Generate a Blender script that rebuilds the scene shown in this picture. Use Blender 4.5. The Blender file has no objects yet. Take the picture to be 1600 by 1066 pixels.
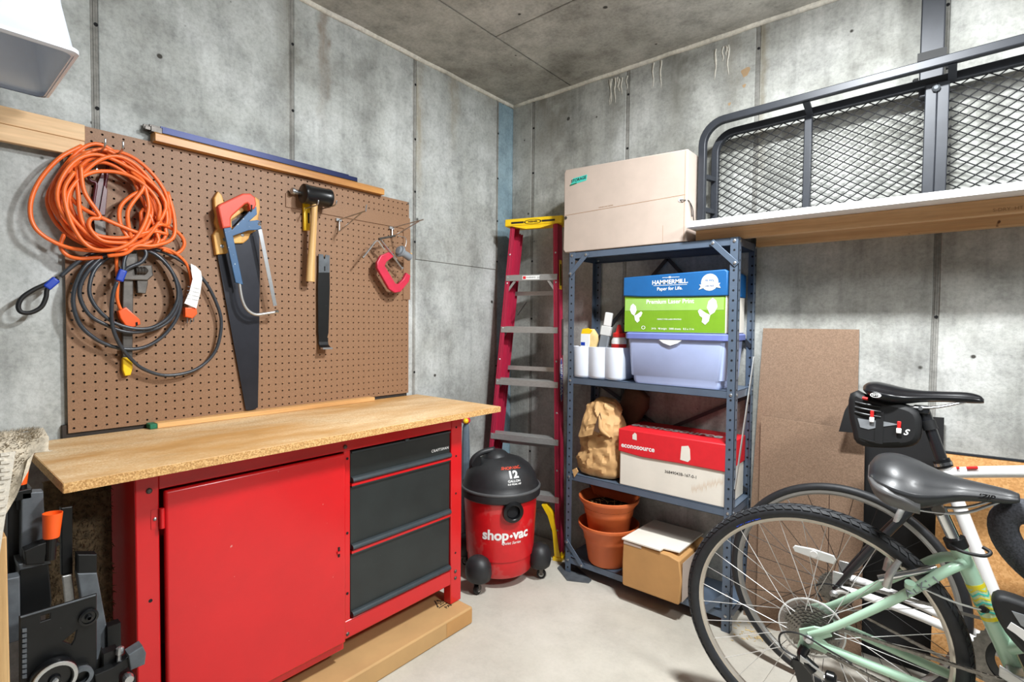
import bpy, bmesh, math, random
from math import sin, cos, pi, radians, sqrt, atan2
from mathutils import Vector, Matrix
random.seed(7)
scene = bpy.context.scene
COL = scene.collection

# ------------------------------------------------------------------ camera
F_PX = 808.39
YAW, PITCH, ROLL = radians(39.861), radians(1.904), radians(0.589)
CAM = Vector((1.9285, -2.2977, 1.1876))
_fw = Vector((-sin(YAW) * cos(PITCH), cos(YAW) * cos(PITCH), -sin(PITCH)))
_r = Vector((cos(YAW), sin(YAW), 0)); _u = _r.cross(_fw)
_R = _r * cos(ROLL) + _u * sin(ROLL); _U = -_r * sin(ROLL) + _u * cos(ROLL)
cd = bpy.data.cameras.new('camera'); cam = bpy.data.objects.new('camera', cd); COL.objects.link(cam)
cd.sensor_width = 36.0; cd.lens = 36.0 * F_PX / 1600.0; cd.clip_start = 0.02
m3 = Matrix((_R, _U, -_fw)).transposed()
cam.matrix_world = Matrix.Translation(CAM) @ m3.to_4x4()
scene.camera = cam

# ------------------------------------------------------------------ light and exposure
scene.view_settings.view_transform = 'Standard'
scene.view_settings.look = 'None'
scene.view_settings.gamma = 1.0
scene.view_settings.use_curve_mapping = False
scene.view_settings.exposure = -0.02
world = bpy.data.worlds.new('basement_ambient'); scene.world = world; world.use_nodes = True
world.node_tree.nodes['Background'].inputs[0].default_value = (0.95, 0.975, 1.0, 1)
world.node_tree.nodes['Background'].inputs[1].default_value = 0.13
def area(name, loc, target, size, size_y, power, color):
    l = bpy.data.lights.new(name, 'AREA'); l.shape = 'RECTANGLE'; l.size = size; l.size_y = size_y
    l.energy = power; l.color = color
    o = bpy.data.objects.new(name, l); COL.objects.link(o); o.location = loc
    o.rotation_euler = (Vector(target) - Vector(loc)).to_track_quat('-Z', 'Y').to_euler()
    return o
area('ceiling_lamp', (1.70, -0.98, 2.385), (1.70, -0.98, 0), 0.26, 0.10, 74, (0.955, 0.985, 1.0))
area('left_wall_fill', (3.1, -1.25, 2.36), (0.2, -1.5, 1.05), 0.5, 0.3, 60, (0.965, 0.99, 1.0))  # unseen fill lamp, added to brighten the left wall and cabinet

# ------------------------------------------------------------------ helpers
def W(px, py, ax, v):
    """pixel of the photograph -> the point where its ray meets the plane ax = v"""
    d = _R * ((px - 800) / F_PX) + _U * (-(py - 533) / F_PX) + _fw
    i = 'xyz'.index(ax)
    return CAM + d * ((v - CAM[i]) / d[i])

def catmull(pts, n=6, closed=False):
    pts = [Vector(p) for p in pts]; out = []; N = len(pts)
    rng = range(N) if closed else range(N - 1)
    for i in rng:
        if closed:
            a, b, c, d = pts[i - 1], pts[i], pts[(i + 1) % N], pts[(i + 2) % N]
        else:
            b, c = pts[i], pts[i + 1]
            a = pts[i - 1] if i > 0 else b * 2 - c
            d = pts[i + 2] if i + 2 < N else c * 2 - b
        for k in range(n):
            t = k / n
            out.append(0.5 * ((2 * b) + (c - a) * t + (2 * a - 5 * b + 4 * c - d) * t * t + (3 * b - a - 3 * c + d) * t ** 3))
    if not closed: out.append(pts[-1])
    return out

class MB:
    def __init__(s): s.v = []; s.f = []
    def add(s, vs, fs):
        o = len(s.v); s.v += [Vector(v) for v in vs]; s.f += [[i + o for i in f] for f in fs]; return s
    def box(s, x0, x1, y0, y1, z0, z1):
        vs = [(x0,y0,z0),(x1,y0,z0),(x1,y1,z0),(x0,y1,z0),(x0,y0,z1),(x1,y0,z1),(x1,y1,z1),(x0,y1,z1)]
        return s.add(vs, [(0,3,2,1),(4,5,6,7),(0,1,5,4),(1,2,6,5),(2,3,7,6),(3,0,4,7)])
    def obox(s, c, size, X=(1,0,0), Y=(0,1,0), Z=(0,0,1)):
        c = Vector(c); X = Vector(X).normalized() * size[0] / 2; Y = Vector(Y).normalized() * size[1] / 2; Z = Vector(Z).normalized() * size[2] / 2
        vs = [c + X * a + Y * b + Z * d for d in (-1, 1) for (a, b) in ((-1,-1),(1,-1),(1,1),(-1,1))]
        return s.add(vs, [(0,3,2,1),(4,5,6,7),(0,1,5,4),(1,2,6,5),(2,3,7,6),(3,0,4,7)])
    def bar(s, p0, p1, w, h, up=(0, 0, 1)):
        p0, p1 = Vector(p0), Vector(p1); d = (p1 - p0); L = d.length; d.normalize()
        up = Vector(up); sd = d.cross(up)
        if sd.length < 1e-4: sd = d.cross(Vector((1, 0, 0)))
        sd.normalize(); up = sd.cross(d)
        return s.obox((p0 + p1) / 2, (L, w, h), d, sd, up)
    def tube(s, pts, r, seg=8, closed=False, caps=True, flat=None):
        pts = [Vector(p) for p in pts]; N = len(pts); rings = []
        rr = r if isinstance(r, (list, tuple)) else [r] * N
        prev = None
        for i, p in enumerate(pts):
            if closed: t = pts[(i + 1) % N] - pts[i - 1]
            else: t = pts[min(i + 1, N - 1)] - pts[max(i - 1, 0)]
            if t.length < 1e-9: t = Vector((0, 0, 1))
            t.normalize()
            if prev is None:
                a = Vector((0, 0, 1)) if abs(t.z) < 0.9 else Vector((1, 0, 0))
                if flat is not None: a = Vector(flat)
                n = (a - t * a.dot(t)).normalized()
            else:
                n = prev - t * prev.dot(t)
                n = n.normalized() if n.length > 1e-6 else prev
            prev = n; b = t.cross(n)
            rings.append([p + (n * cos(2 * pi * k / seg) + b * sin(2 * pi * k / seg)) * rr[i] for k in range(seg)])
        return s.loft(rings, closed, caps)
    def loft(s, rings, closed=False, caps=True):
        o = len(s.v); n = len(rings[0]); N = len(rings)
        for r in rings: s.v += [Vector(q) for q in r]
        for i in range(N if closed else N - 1):
            j = (i + 1) % N
            for k in range(n):
                l = (k + 1) % n
                s.f.append([o + i * n + k, o + i * n + l, o + j * n + l, o + j * n + k])
        if caps and not closed:
            s.f.append([o + k for k in range(n)][::-1]); s.f.append([o + (N - 1) * n + k for k in range(n)])
        return s
    def lathe(s, prof, c=(0, 0, 0), axis=(0, 0, 1), seg=24, caps=True):
        ax = Vector(axis).normalized(); a = Vector((1, 0, 0)) if abs(ax.x) < 0.9 else Vector((0, 1, 0))
        n = (a - ax * a.dot(ax)).normalized(); b = ax.cross(n); c = Vector(c)
        rings = [[c + ax * z + (n * cos(2 * pi * k / seg) + b * sin(2 * pi * k / seg)) * max(r, 1e-5) for k in range(seg)] for r, z in prof]
        return s.loft(rings, False, caps)
    def rod(s, p0, p1, r, seg=10): return s.tube([p0, p1], r, seg)
    def prism(s, poly, fn, t0, t1):
        """convex-ish outline poly of (a,b), fn(a,b,t) -> point, from t0 to t1"""
        n = len(poly)
        vs = [fn(a, b, t0) for a, b in poly] + [fn(a, b, t1) for a, b in poly]
        return s.add(vs, [list(range(n))[::-1], list(range(n, 2 * n))] + [[i, (i + 1) % n, n + (i + 1) % n, n + i] for i in range(n)])
    def join(s, o): return s.add(o.v, o.f)
    def move(s, M):
        s.v = [M @ v for v in s.v]; return s

FRAME = {}       # matrix of every thing's empty
def _new(name, me, parent):
    o = bpy.data.objects.new(name, me); COL.objects.link(o)
    if parent is not None: o.parent = parent
    return o
def root_of(o):
    while o.parent is not None: o = o.parent
    return o
def props(o, label=None, cat=None, group=None, kind=None):
    if label: o['label'] = label
    if cat: o['category'] = cat
    if group: o['group'] = group
    if kind: o['kind'] = kind
    return o
def thing(name, label, cat, loc, rot=(0, 0, 0), group=None, kind=None):
    o = bpy.data.objects.new(name, None); COL.objects.link(o); o.empty_display_size = 0.05
    o.location = loc; o.rotation_euler = rot
    from mathutils import Euler
    FRAME[o.name] = Matrix.Translation(Vector(loc)) @ Euler(rot).to_matrix().to_4x4()
    return props(o, label, cat, group, kind)

def build(mb, name, mat, parent=None, label=None, cat=None, group=None, kind=None, smooth=None, bevel=0, seg=2, local=False, sub=0, recalc=True):
    """mesh object from an MB; coordinates are world ones unless local=True"""
    vs = [Vector(v) for v in mb.v]
    if parent is not None and not local:
        r = root_of(parent); M = FRAME[r.name].inverted() if r.name in FRAME else Matrix.Translation(-r.location)
        vs = [M @ v for v in vs]
    org = None
    if parent is None:
        xs = [v.x for v in vs]; ys = [v.y for v in vs]; zs = [v.z for v in vs]
        org = Vector(((min(xs) + max(xs)) / 2, (min(ys) + max(ys)) / 2, min(zs)))
        vs = [v - org for v in vs]
    me = bpy.data.meshes.new(name); me.from_pydata(vs, [], mb.f)
    if recalc:
        bm = bmesh.new(); bm.from_mesh(me); bmesh.ops.recalc_face_normals(bm, faces=bm.faces); bm.to_mesh(me); bm.free()
    me.materials.append(mat)
    if smooth is not None:
        me.shade_smooth()
        if smooth < 180: me.set_sharp_from_angle(angle=radians(smooth))
    o = _new(name, me, parent)
    if org is not None: o.location = org; FRAME[o.name] = Matrix.Translation(org)
    if bevel:
        b = o.modifiers.new('bevel', 'BEVEL'); b.width = bevel; b.segments = seg; b.limit_method = 'ANGLE'; b.angle_limit = radians(40)
        if smooth is None: me.shade_smooth(); me.set_sharp_from_angle(angle=radians(30))
    if sub:
        q = o.modifiers.new('sub', 'SUBSURF'); q.levels = sub; q.render_levels = sub
    return props(o, label, cat, group, kind)

def plate_mb(polys, fn, t, bev=0.0, smoothn=0):
    """outline(s) with holes, filled as a 2D curve: fn(a, b, c) maps to the world, thickness t, front at c = +t/2"""
    cu = bpy.data.curves.new('tmp', 'CURVE'); cu.dimensions = '2D'; cu.fill_mode = 'BOTH'
    cu.extrude = max(t / 2 - bev, 0.0); cu.bevel_depth = bev; cu.bevel_resolution = 1
    for poly in polys:
        if smoothn: poly = [(p.x, p.y) for p in catmull([Vector((a, b, 0)) for a, b in poly], smoothn, True)]
        sp = cu.splines.new('POLY'); sp.points.add(len(poly) - 1); sp.use_cyclic_u = True
        for p, (a, b) in zip(sp.points, poly): p.co = (a, b, 0, 1)
    o = bpy.data.objects.new('tmp', cu); me = bpy.data.meshes.new_from_object(o)
    mb = MB(); mb.add([fn(v.co.x, v.co.y, v.co.z) for v in me.vertices], [list(p.vertices) for p in me.polygons])
    bpy.data.objects.remove(o); bpy.data.curves.remove(cu); bpy.data.meshes.remove(me)
    return mb
_TC = {}
def text_mb(s, size, fn, bold=0.0, shear=0.0, align='CENTER', sx=1.0, spacing=1.0, ext=0.0):
    """lettering: fn(u, v, w) maps the flat text to the world"""
    cu = bpy.data.curves.new('tmp', 'FONT'); cu.body = s; cu.size = size; cu.align_x = align; cu.align_y = 'CENTER'
    cu.offset = bold * size; cu.shear = shear; cu.space_character = spacing; cu.extrude = ext; cu.resolution_u = 4
    o = bpy.data.objects.new('tmp', cu); me = bpy.data.meshes.new_from_object(o)
    mb = MB(); mb.add([fn(v.co.x * sx, v.co.y, v.co.z) for v in me.vertices], [list(p.vertices) for p in me.polygons])
    bpy.data.objects.remove(o); bpy.data.curves.remove(cu); bpy.data.meshes.remove(me)
    return mb
def face(o, U, V):
    """flat mapping: origin o, axes U and V (normal U x V)"""
    o, U, V = Vector(o), Vector(U).normalized(), Vector(V).normalized(); N = U.cross(V)
    return lambda a, b, c=0.0: o + U * a + V * b + N * c
def lettering(s, size, fn, mat, parent, **k):
    return build(text_mb(s, size, fn, **k), 'lettering', mat, parent, recalc=False)
def px_plate(polys, x, t, bev=0.0, smoothn=0):
    """outline given in photo pixels, standing on the plane x (its front) of the left wall's depth, t thick"""
    P = [[(W(a, b, 'x', x).y, W(a, b, 'x', x).z) for a, b in poly] for poly in polys]
    return plate_mb(P, lambda a, b, c: Vector((x - t / 2 + c, a, b)), t, bev, smoothn)

# ------------------------------------------------------------------ materials
def _nt(name):
    m = bpy.data.materials.new(name); m.use_nodes = True
    nt = m.node_tree; return m, nt, nt.nodes, nt.links, nt.nodes['Principled BSDF']
def rgb(c):   # sRGB 0-255 -> linear
    f = lambda u: u / 12.92 if u <= 0.04045 else ((u + 0.055) / 1.055) ** 2.4
    return tuple(f(u / 255.0) for u in c) + (1.0,)
def _noise(N, L, vec, scale, detail=4, rough=0.55, stretch=None):
    if stretch:
        mp = N.new('ShaderNodeMapping'); mp.inputs['Scale'].default_value = stretch; L.new(vec, mp.inputs[0]); vec = mp.outputs[0]
    n = N.new('ShaderNodeTexNoise'); n.inputs['Scale'].default_value = scale; n.inputs['Detail'].default_value = detail
    n.inputs['Roughness'].default_value = rough; L.new(vec, n.inputs['Vector']); return n.outputs['Fac']
def _ramp(N, L, fac, stops):
    r = N.new('ShaderNodeValToRGB'); e = r.color_ramp.elements
    while len(e) < len(stops): e.new(0.5)
    for k, (p, c) in enumerate(stops): e[k].position = p; e[k].color = c
    L.new(fac, r.inputs[0]); return r.outputs[0]
def _mix(N, L, fac, a, b, mode='MIX'):
    m = N.new('ShaderNodeMix'); m.data_type = 'RGBA'; m.blend_type = mode
    for sock, v in ((m.inputs[0], fac), (m.inputs[6], a), (m.inputs[7], b)):
        if isinstance(v, (int, float)): sock.default_value = v
        elif isinstance(v, tuple): sock.default_value = v
        else: L.new(v, sock)
    return m.outputs[2]
def _g(v): return (v, v, v, 1)
def _bump(N, L, bs, h, strength, dist=0.002):
    b = N.new('ShaderNodeBump'); b.inputs['Strength'].default_value = strength; b.inputs['Distance'].default_value = dist
    L.new(h, b.inputs['Height']); L.new(b.outputs[0], bs.inputs['Normal'])

def simple(name, c, rough=0.5, metal=0.0, var=0.12, scale=25, bump=0.0, coat=0.0, stretch=None, speck=None, trans=0.0):
    m, nt, N, L, bs = _nt(name); c = rgb(c)
    tc = N.new('ShaderNodeTexCoord').outputs['Object']
    n = _noise(N, L, tc, scale, 5, 0.6, stretch)
    lo = tuple(x * (1 - var) for x in c[:3]) + (1,); hi = tuple(min(1, x * (1 + var)) for x in c[:3]) + (1,)
    col = _ramp(N, L, n, [(0.3, lo), (0.7, hi)])
    if speck:
        sc, amt, pal = speck
        s2 = _noise(N, L, tc, sc, 3, 0.6)
        f = _ramp(N, L, s2, [(amt, _g(0)), (amt + 0.03, _g(1))])
        col = _mix(N, L, f, col, rgb(pal))
    L.new(col, bs.inputs['Base Color'])
    bs.inputs['Roughness'].default_value = rough; bs.inputs['Metallic'].default_value = metal
    if coat: bs.inputs['Coat Weight'].default_value = coat; bs.inputs['Coat Roughness'].default_value = 0.15
    if trans: bs.inputs['Transmission Weight'].default_value = trans
    if bump: _bump(N, L, bs, n, bump)
    return m
def concrete(name, c, dark, light, contrast=1.0, pits=True, streak=0.35, grain=0.7, stains=()):
    m, nt, N, L, bs = _nt(name)
    pos = N.new('ShaderNodeNewGeometry').outputs['Position']
    big = _noise(N, L, pos, 1.7, 6, 0.62); mid = _noise(N, L, pos, 9, 8, 0.7); fine = _noise(N, L, pos, 75, 5, 0.7)
    st = _noise(N, L, pos, 1.0, 6, 0.65, (13, 13, 1.1))
    col = _ramp(N, L, big, [(0.34, rgb(dark)), (0.5, rgb(c)), (0.66, rgb(light))])
    blo = _noise(N, L, pos, 4.2, 7, 0.72); col = _mix(N, L, 0.8 * contrast, col, _ramp(N, L, blo, [(0.36, _g(0.72)), (0.5, _g(1.0)), (0.62, _g(1.10))]), 'MULTIPLY')
    g = _ramp(N, L, mid, [(0.35, _g(0.72)), (0.48, _g(1.0)), (0.66, _g(1.14))])
    col = _mix(N, L, 0.75 * contrast, col, g, 'MULTIPLY')
    s = _ramp(N, L, st, [(0.38, _g(0.68)), (0.5, _g(1.0)), (0.64, _g(1.10))])
    col = _mix(N, L, streak, col, s, 'MULTIPLY')
    fg = _ramp(N, L, fine, [(0.36, _g(0.78)), (0.56, _g(1.05))])
    col = _mix(N, L, grain, col, fg, 'MULTIPLY')
    for (ax, c0, wd, za, zb, pal) in stains:      # streaks of rust and lime run down from the joints
        sp = N.new('ShaderNodeSeparateXYZ'); L.new(pos, sp.inputs[0])
        def mr(sock, a, b):
            m_ = N.new('ShaderNodeMapRange'); m_.interpolation_type = 'SMOOTHSTEP'; L.new(sock, m_.inputs[0]); m_.inputs[1].default_value = a; m_.inputs[2].default_value = b; return m_.outputs[0]
        def mm(op, a, b):
            m_ = N.new('ShaderNodeMath'); m_.operation = op
            for k_, v_ in ((0, a), (1, b)):
                if isinstance(v_, float): m_.inputs[k_].default_value = v_
                else: L.new(v_, m_.inputs[k_])
            return m_.outputs[0]
        wob = mm('MULTIPLY', mm('SUBTRACT', _noise(N, L, pos, 9, 3, 0.6), 0.5), wd * 2.2)
        dist = mm('ABSOLUTE', mm('ADD', mm('SUBTRACT', sp.outputs[0 if ax == 'x' else 1], float(c0)), wob), 0.0)
        f = mm('MULTIPLY', mr(dist, wd, 0.0), mm('MULTIPLY', mr(sp.outputs[2], za, zb), _ramp(N, L, st, [(0.40, _g(0.25)), (0.6, _g(0.9))])))
        col = _mix(N, L, f, col, rgb(pal))
    h = _mix(N, L, 0.5, mid, fine)
    if pits:
        v = N.new('ShaderNodeTexVoronoi'); v.inputs['Scale'].default_value = 13; L.new(pos, v.inputs['Vector'])
        pn = _noise(N, L, pos, 5, 2)
        sub = N.new('ShaderNodeMath'); sub.operation = 'SUBTRACT'; L.new(pn, sub.inputs[0]); L.new(v.outputs['Distance'], sub.inputs[1])
        pf = _ramp(N, L, sub.outputs[0], [(0.50, _g(0)), (0.54, _g(1))])
        col = _mix(N, L, pf, col, rgb((70, 68, 64)))
    L.new(col, bs.inputs['Base Color']); bs.inputs['Roughness'].default_value = 0.92
    bs.inputs['Specular IOR Level'].default_value = 0.25
    _bump(N, L, bs, h, 0.55, 0.004)
    return m
def wood(name, c, dark, axis='y', rough=0.55, scale=6.0, knots=None):
    m, nt, N, L, bs = _nt(name); tc = N.new('ShaderNodeTexCoord').outputs['Object']
    s = {'x': (0.25, 4, 4), 'y': (4, 0.25, 4), 'z': (4, 4, 0.25)}[axis]
    n = _noise(N, L, tc, scale, 6, 0.6, s); n2 = _noise(N, L, tc, scale * 7, 4, 0.6, s)
    col = _ramp(N, L, n, [(0.38, rgb(dark)), (0.60, rgb(c))])
    g = _ramp(N, L, n2, [(0.3, _g(0.82)), (0.65, _g(1.05))]); col = _mix(N, L, 0.7, col, g, 'MULTIPLY')
    if knots:
        k = _noise(N, L, tc, knots, 1, 0.3); f = _ramp(N, L, k, [(0.765, _g(0)), (0.79, _g(1))])
        col = _mix(N, L, f, col, rgb((92, 54, 28)))
    L.new(col, bs.inputs['Base Color']); bs.inputs['Roughness'].default_value = rough
    _bump(N, L, bs, n2, 0.12, 0.001)
    return m
def chips(name, a, b, c, scale=140, rough=0.7, stain=None):
    m, nt, N, L, bs = _nt(name); tc = N.new('ShaderNodeTexCoord').outputs['Object']
    v = N.new('ShaderNodeTexVoronoi'); v.inputs['Scale'].default_value = scale; L.new(tc, v.inputs['Vector'])
    sep = N.new('ShaderNodeSeparateColor'); L.new(v.outputs['Color'], sep.inputs[0])
    col = _ramp(N, L, sep.outputs[0], [(0.0, rgb(a)), (0.5, rgb(b)), (1.0, rgb(c))])
    if stain:
        n = _noise(N, L, tc, 2.6, 6, 0.65, (1.6, 0.55, 1)); f = _ramp(N, L, n, [(0.4, _g(0)), (0.62, _g(1))])
        col = _mix(N, L, f, col, rgb(stain))
        n3 = _noise(N, L, tc, 7, 7, 0.75, (1.5, 0.6, 1)); f = _ramp(N, L, n3, [(0.25, _g(0.72)), (0.5, _g(1.0)), (0.7, _g(1.18))])
        col = _mix(N, L, 0.6, col, f, 'MULTIPLY')
    L.new(col, bs.inputs['Base Color']); bs.inputs['Roughness'].default_value = rough
    n2 = _noise(N, L, tc, scale, 4, 0.7); _bump(N, L, bs, n2, 0.25, 0.001)
    return m

CON_L = concrete('poured_concrete_left', (174, 177, 174), (146, 147, 142), (198, 201, 200), stains=(('y', -1.175, .035, 1.85, 2.25, (122, 100, 78)), ('y', -.690, .05, 1.5, 2.2, (150, 140, 118)), ('y', -1.33, .05, 1.6, 2.4, (120, 116, 104)), ('y', -.47, .06, 1.9, 2.45, (138, 130, 112)), ('y', -.06, .2, 2.0, 2.45, (128, 124, 112))))
CON_B = concrete('poured_concrete_back', (168, 169, 164), (134, 134, 127), (196, 197, 194), 1.0, True, 0.55, stains=(('x', .64, .06, 1.7, 2.3, (112, 110, 100)), ('x', .25, .16, 1.8, 2.4, (116, 112, 102)), ('x', .96, .10, 1.9, 2.4, (104, 102, 94)), ('x', 1.21, .05, 2.0, 2.3, (126, 120, 106)), ('x', 1.33, .03, 1.6, 2.3, (120, 110, 88))))
CON_SEAM = concrete('concrete_seam', (140, 139, 134), (112, 110, 104), (164, 163, 158), 1.0, False, 0.6)
CON_BLUE = concrete('blue_painted_concrete', (132, 156, 168), (112, 132, 142), (152, 174, 184), 0.8, True, 0.3)
CON_C = concrete('ceiling_concrete', (180, 179, 173), (140, 138, 131), (204, 202, 197), 1.1, True, 0.0)
CON_T = concrete('mortar_bead', (222, 218, 206), (186, 182, 170), (236, 232, 224), 0.8, False, 0.2)
CON_F = concrete('floor_concrete', (190, 185, 173), (180, 174, 162), (199, 194, 183), 0.28, False, 0.0, 0.15)
M = {}
M['peg'] = chips('brown_hardboard', (130, 97, 70), (140, 105, 77), (150, 114, 86), 520, 0.55)
M['hard'] = chips('tan_hardboard', (124, 100, 81), (135, 110, 90), (147, 121, 100), 300, 0.7)
M['shade_batten'] = simple('batten_shade', (52, 44, 38), 0.8)  # dark tone paints the shade beside and below the pegboard
M['pine'] = wood('pale_pine', (232, 196, 150), (206, 164, 118), 'y', 0.55, 5)
M['pinex'] = wood('knotty_pine', (224, 184, 138), (202, 156, 108), 'x', 0.6, 5, 26)
M['oak'] = wood('amber_wood', (206, 148, 78), (170, 112, 54), 'y', 0.4, 8)
M['bench'] = chips('worn_particle_board', (232, 208, 170), (224, 194, 150), (212, 176, 128), 240, 0.5, (196, 148, 88))
M['benchedge'] = chips('raw_particle_edge', (168, 124, 72), (198, 152, 94), (222, 182, 124), 330, 0.8)
M['strip'] = wood('back_strip', (226, 178, 118), (204, 152, 94), 'y', 0.5, 5)
M['red'] = simple('red_enamel', (202, 20, 27), 0.32, 0, 0.06, 6, 0.0, 0.3, None, (46, 0.74, (214, 150, 140)))
M['drawer'] = simple('black_drawer', (38, 43, 43), 0.45, 0.1, 0.15, 10, 0, 0.1, None, (60, 0.77, (110, 112, 110)))
M['lip'] = simple('dark_lip', (70, 78, 82), 0.3, 0.5, 0.1)
M['steel'] = simple('bright_steel', (190, 192, 194), 0.3, 0.9, 0.08)
M['alu'] = simple('aluminium', (186, 186, 184), 0.38, 0.65, 0.1, 30, 0, 0, (0.2, 6, 6))
M['chrome'] = simple('chrome', (210, 212, 214), 0.15, 1.0, 0.04)
M['dsteel'] = simple('dark_steel', (92, 88, 84), 0.45, 0.7, 0.25, 40, 0.2)
M['blk'] = simple('black_rubber', (17, 18, 20), 0.6, 0, 0.2, 30, 0.1)
M['blkg'] = simple('black_gloss', (15, 16, 18), 0.28, 0, 0.15, 30)
M['blkdust'] = simple('dusty_black_plastic', (34, 35, 37), 0.5, 0, 0.45, 9, 0.1)
M['orange'] = simple('orange_vinyl', (238, 112, 48), 0.38, 0, 0.08)
M['orangep'] = simple('orange_plastic', (244, 92, 26), 0.4, 0, 0.05)
M['cable'] = simple('grey_vinyl_cable', (58, 62, 68), 0.3, 0.1, 0.15, 60)
M['blue'] = simple('blue_sleeve', (24, 60, 168), 0.35, 0, 0.1)
M['railblue'] = simple('blue_rail', (20, 32, 76), 0.4, 0.4, 0.1)
M['tag'] = simple('white_paper', (240, 240, 238), 0.7, 0, 0.02)
M['burg'] = simple('burgundy_dip', (84, 32, 42), 0.35, 0, 0.2, 40)
M['yellow'] = simple('yellow_plastic', (250, 206, 28), 0.4, 0, 0.06)
M['sawblade'] = simple('blued_saw_steel', (38, 40, 48), 0.42, 0.45, 0.18, 14)
M['beech'] = wood('beech', (228, 178, 96), (204, 148, 70), 'z', 0.4, 7)
M['ash'] = wood('ash_handle', (226, 190, 132), (206, 164, 104), 'z', 0.45, 7)
M['sawred'] = simple('red_handle', (208, 72, 48), 0.45, 0, 0.08)
M['sawblue'] = simple('chipped_blue', (52, 92, 132), 0.45, 0, 0.1, 20, 0, 0, None, (55, 0.66, (190, 198, 200)))
M['clampred'] = simple('clamp_red', (196, 44, 70), 0.4, 0, 0.1)
M['greyrub'] = simple('grey_rubber', (128, 134, 140), 0.6, 0, 0.1)
M['green'] = simple('green_paint', (20, 110, 78), 0.6)
M['kraft'] = simple('kraft_board', (188, 150, 100), 0.75, 0, 0.08, 7, 0.05)
M['kraft2'] = simple('pale_kraft_board', (184, 168, 156), 0.75, 0, 0.06, 10, 0.05)
M['kraft3'] = simple('brown_kraft_board', (186, 140, 86), 0.75, 0, 0.08, 8, 0.1)
M['bag'] = simple('kraft_paper', (200, 158, 106), 0.7, 0, 0.1, 14, 0.25)
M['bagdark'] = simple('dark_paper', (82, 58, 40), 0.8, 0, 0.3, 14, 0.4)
M['ink'] = simple('black_ink', (24, 22, 22), 0.7)
M['crease'] = simple('crease_brown', (150, 112, 74), 0.8)
M['shelf'] = simple('grey_blue_steel', (92, 106, 124), 0.38, 0.25, 0.1, 8)
M['hole'] = simple('hole_dark', (14, 15, 18), 0.9)
M['vacred'] = simple('vac_red', (206, 22, 30), 0.38, 0, 0.12, 9, 0, 0.2, None, (9, 0.57, (206, 62, 62)))
M['lad'] = simple('ladder_fibreglass', (172, 34, 66), 0.5, 0, 0.12, 30, 0.05, 0, (4, 4, 0.3))
M['white'] = simple('white_plastic', (228, 236, 250), 0.35, 0, 0.02)
M['melamine'] = simple('white_melamine', (242, 242, 242), 0.4, 0, 0.02)
M['hblue'] = simple('print_blue', (24, 92, 152), 0.5, 0, 0.06)
M['hgreen'] = simple('print_green', (116, 160, 34), 0.5, 0, 0.05)
M['hpale'] = simple('print_pale_green', (150, 192, 96), 0.5, 0, 0.05)
M['boxwhite'] = simple('white_board', (226, 220, 208), 0.7, 0, 0.06, 7, 0.05)
M['ered'] = simple('print_red', (214, 34, 44), 0.5, 0, 0.06)
M['bin'] = simple('blue_translucent_plastic', (172, 186, 226), 0.32, 0, 0.08, 5)
M['binlid'] = simple('blue_lid', (112, 124, 190), 0.35, 0, 0.06)
M['terra'] = simple('terracotta_plastic', (204, 104, 54), 0.5, 0, 0.1, 8, 0.05)
M['soil'] = simple('dry_soil', (60, 44, 32), 0.95, 0, 0.5, 60, 0.6)
M['straw'] = simple('dry_straw', (214, 186, 128), 0.8, 0, 0.2)
M['teal'] = simple('teal_label', (70, 196, 180), 0.5, 0, 0.04)
M['rack'] = simple('black_powder_coat', (46, 49, 55), 0.42, 0.2, 0.12, 20)
M['wire'] = simple('black_wire', (24, 25, 28), 0.5, 0.2, 0.1)
M['fiber'] = chips('tan_fibre_board', (196, 142, 84), (212, 158, 98), (224, 174, 116), 200, 0.75)
M['blackboard'] = simple('black_foam_board', (19, 19, 21), 0.75, 0, 0.15, 6)
M['mint'] = simple('mint_paint', (176, 212, 186), 0.25, 0, 0.04, 5, 0, 0.5)
M['bwhite'] = simple('white_paint', (238, 238, 238), 0.22, 0, 0.02, 5, 0, 0.5)
M['bblack'] = simple('black_paint', (28, 29, 32), 0.28, 0, 0.1, 5, 0, 0.4)
M['rim'] = simple('rim_alloy', (204, 196, 184), 0.32, 0.6, 0.06)
M['rimg'] = simple('rim_grey', (150, 148, 144), 0.32, 0.6, 0.06)
M['tyre'] = simple('tyre_rubber', (36, 38, 42), 0.62, 0, 0.2, 60, 0.1)
M['tyre2'] = simple('smooth_tyre', (28, 29, 32), 0.55, 0, 0.2, 40, 0.05)
M['spoke'] = simple('spoke_steel', (222, 222, 220), 0.5, 0.35, 0.03)
M['cog'] = simple('cassette_steel', (126, 122, 116), 0.38, 0.8, 0.3, 90)
M['clear'] = simple('clear_plastic', (226, 228, 226), 0.2, 0, 0.04)
M['guard'] = simple('clear_guard', (235, 238, 238), 0.12, 0, 0.03, 25, 0, 0, None, None, 0.92)
M['saddle'] = simple('grey_saddle_vinyl', (44, 45, 47), 0.42, 0, 0.12, 30, 0.04, 0.1)
M['saddle2'] = simple('light_grey_saddle', (98, 98, 98), 0.42, 0, 0.08, 30, 0.04)
M['saddleb'] = simple('black_saddle', (17, 18, 22), 0.3, 0, 0.1, 30, 0.03, 0.2)
M['foam'] = simple('foam_grip', (62, 64, 70), 0.8, 0, 0.6, 220, 0.6)
M['bandy'] = simple('yellow_band', (222, 206, 40), 0.4)
M['bandp'] = simple('pale_band', (196, 218, 168), 0.4)
M['redtip'] = simple('red_pull', (206, 36, 34), 0.5)
M['window'] = simple('clear_window', (150, 154, 158), 0.12, 0.2, 0.3, 8)
M['rug'] = simple('grey_beige_rug', (190, 178, 158), 0.95, 0, 0.3, 90, 0.8)
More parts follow.
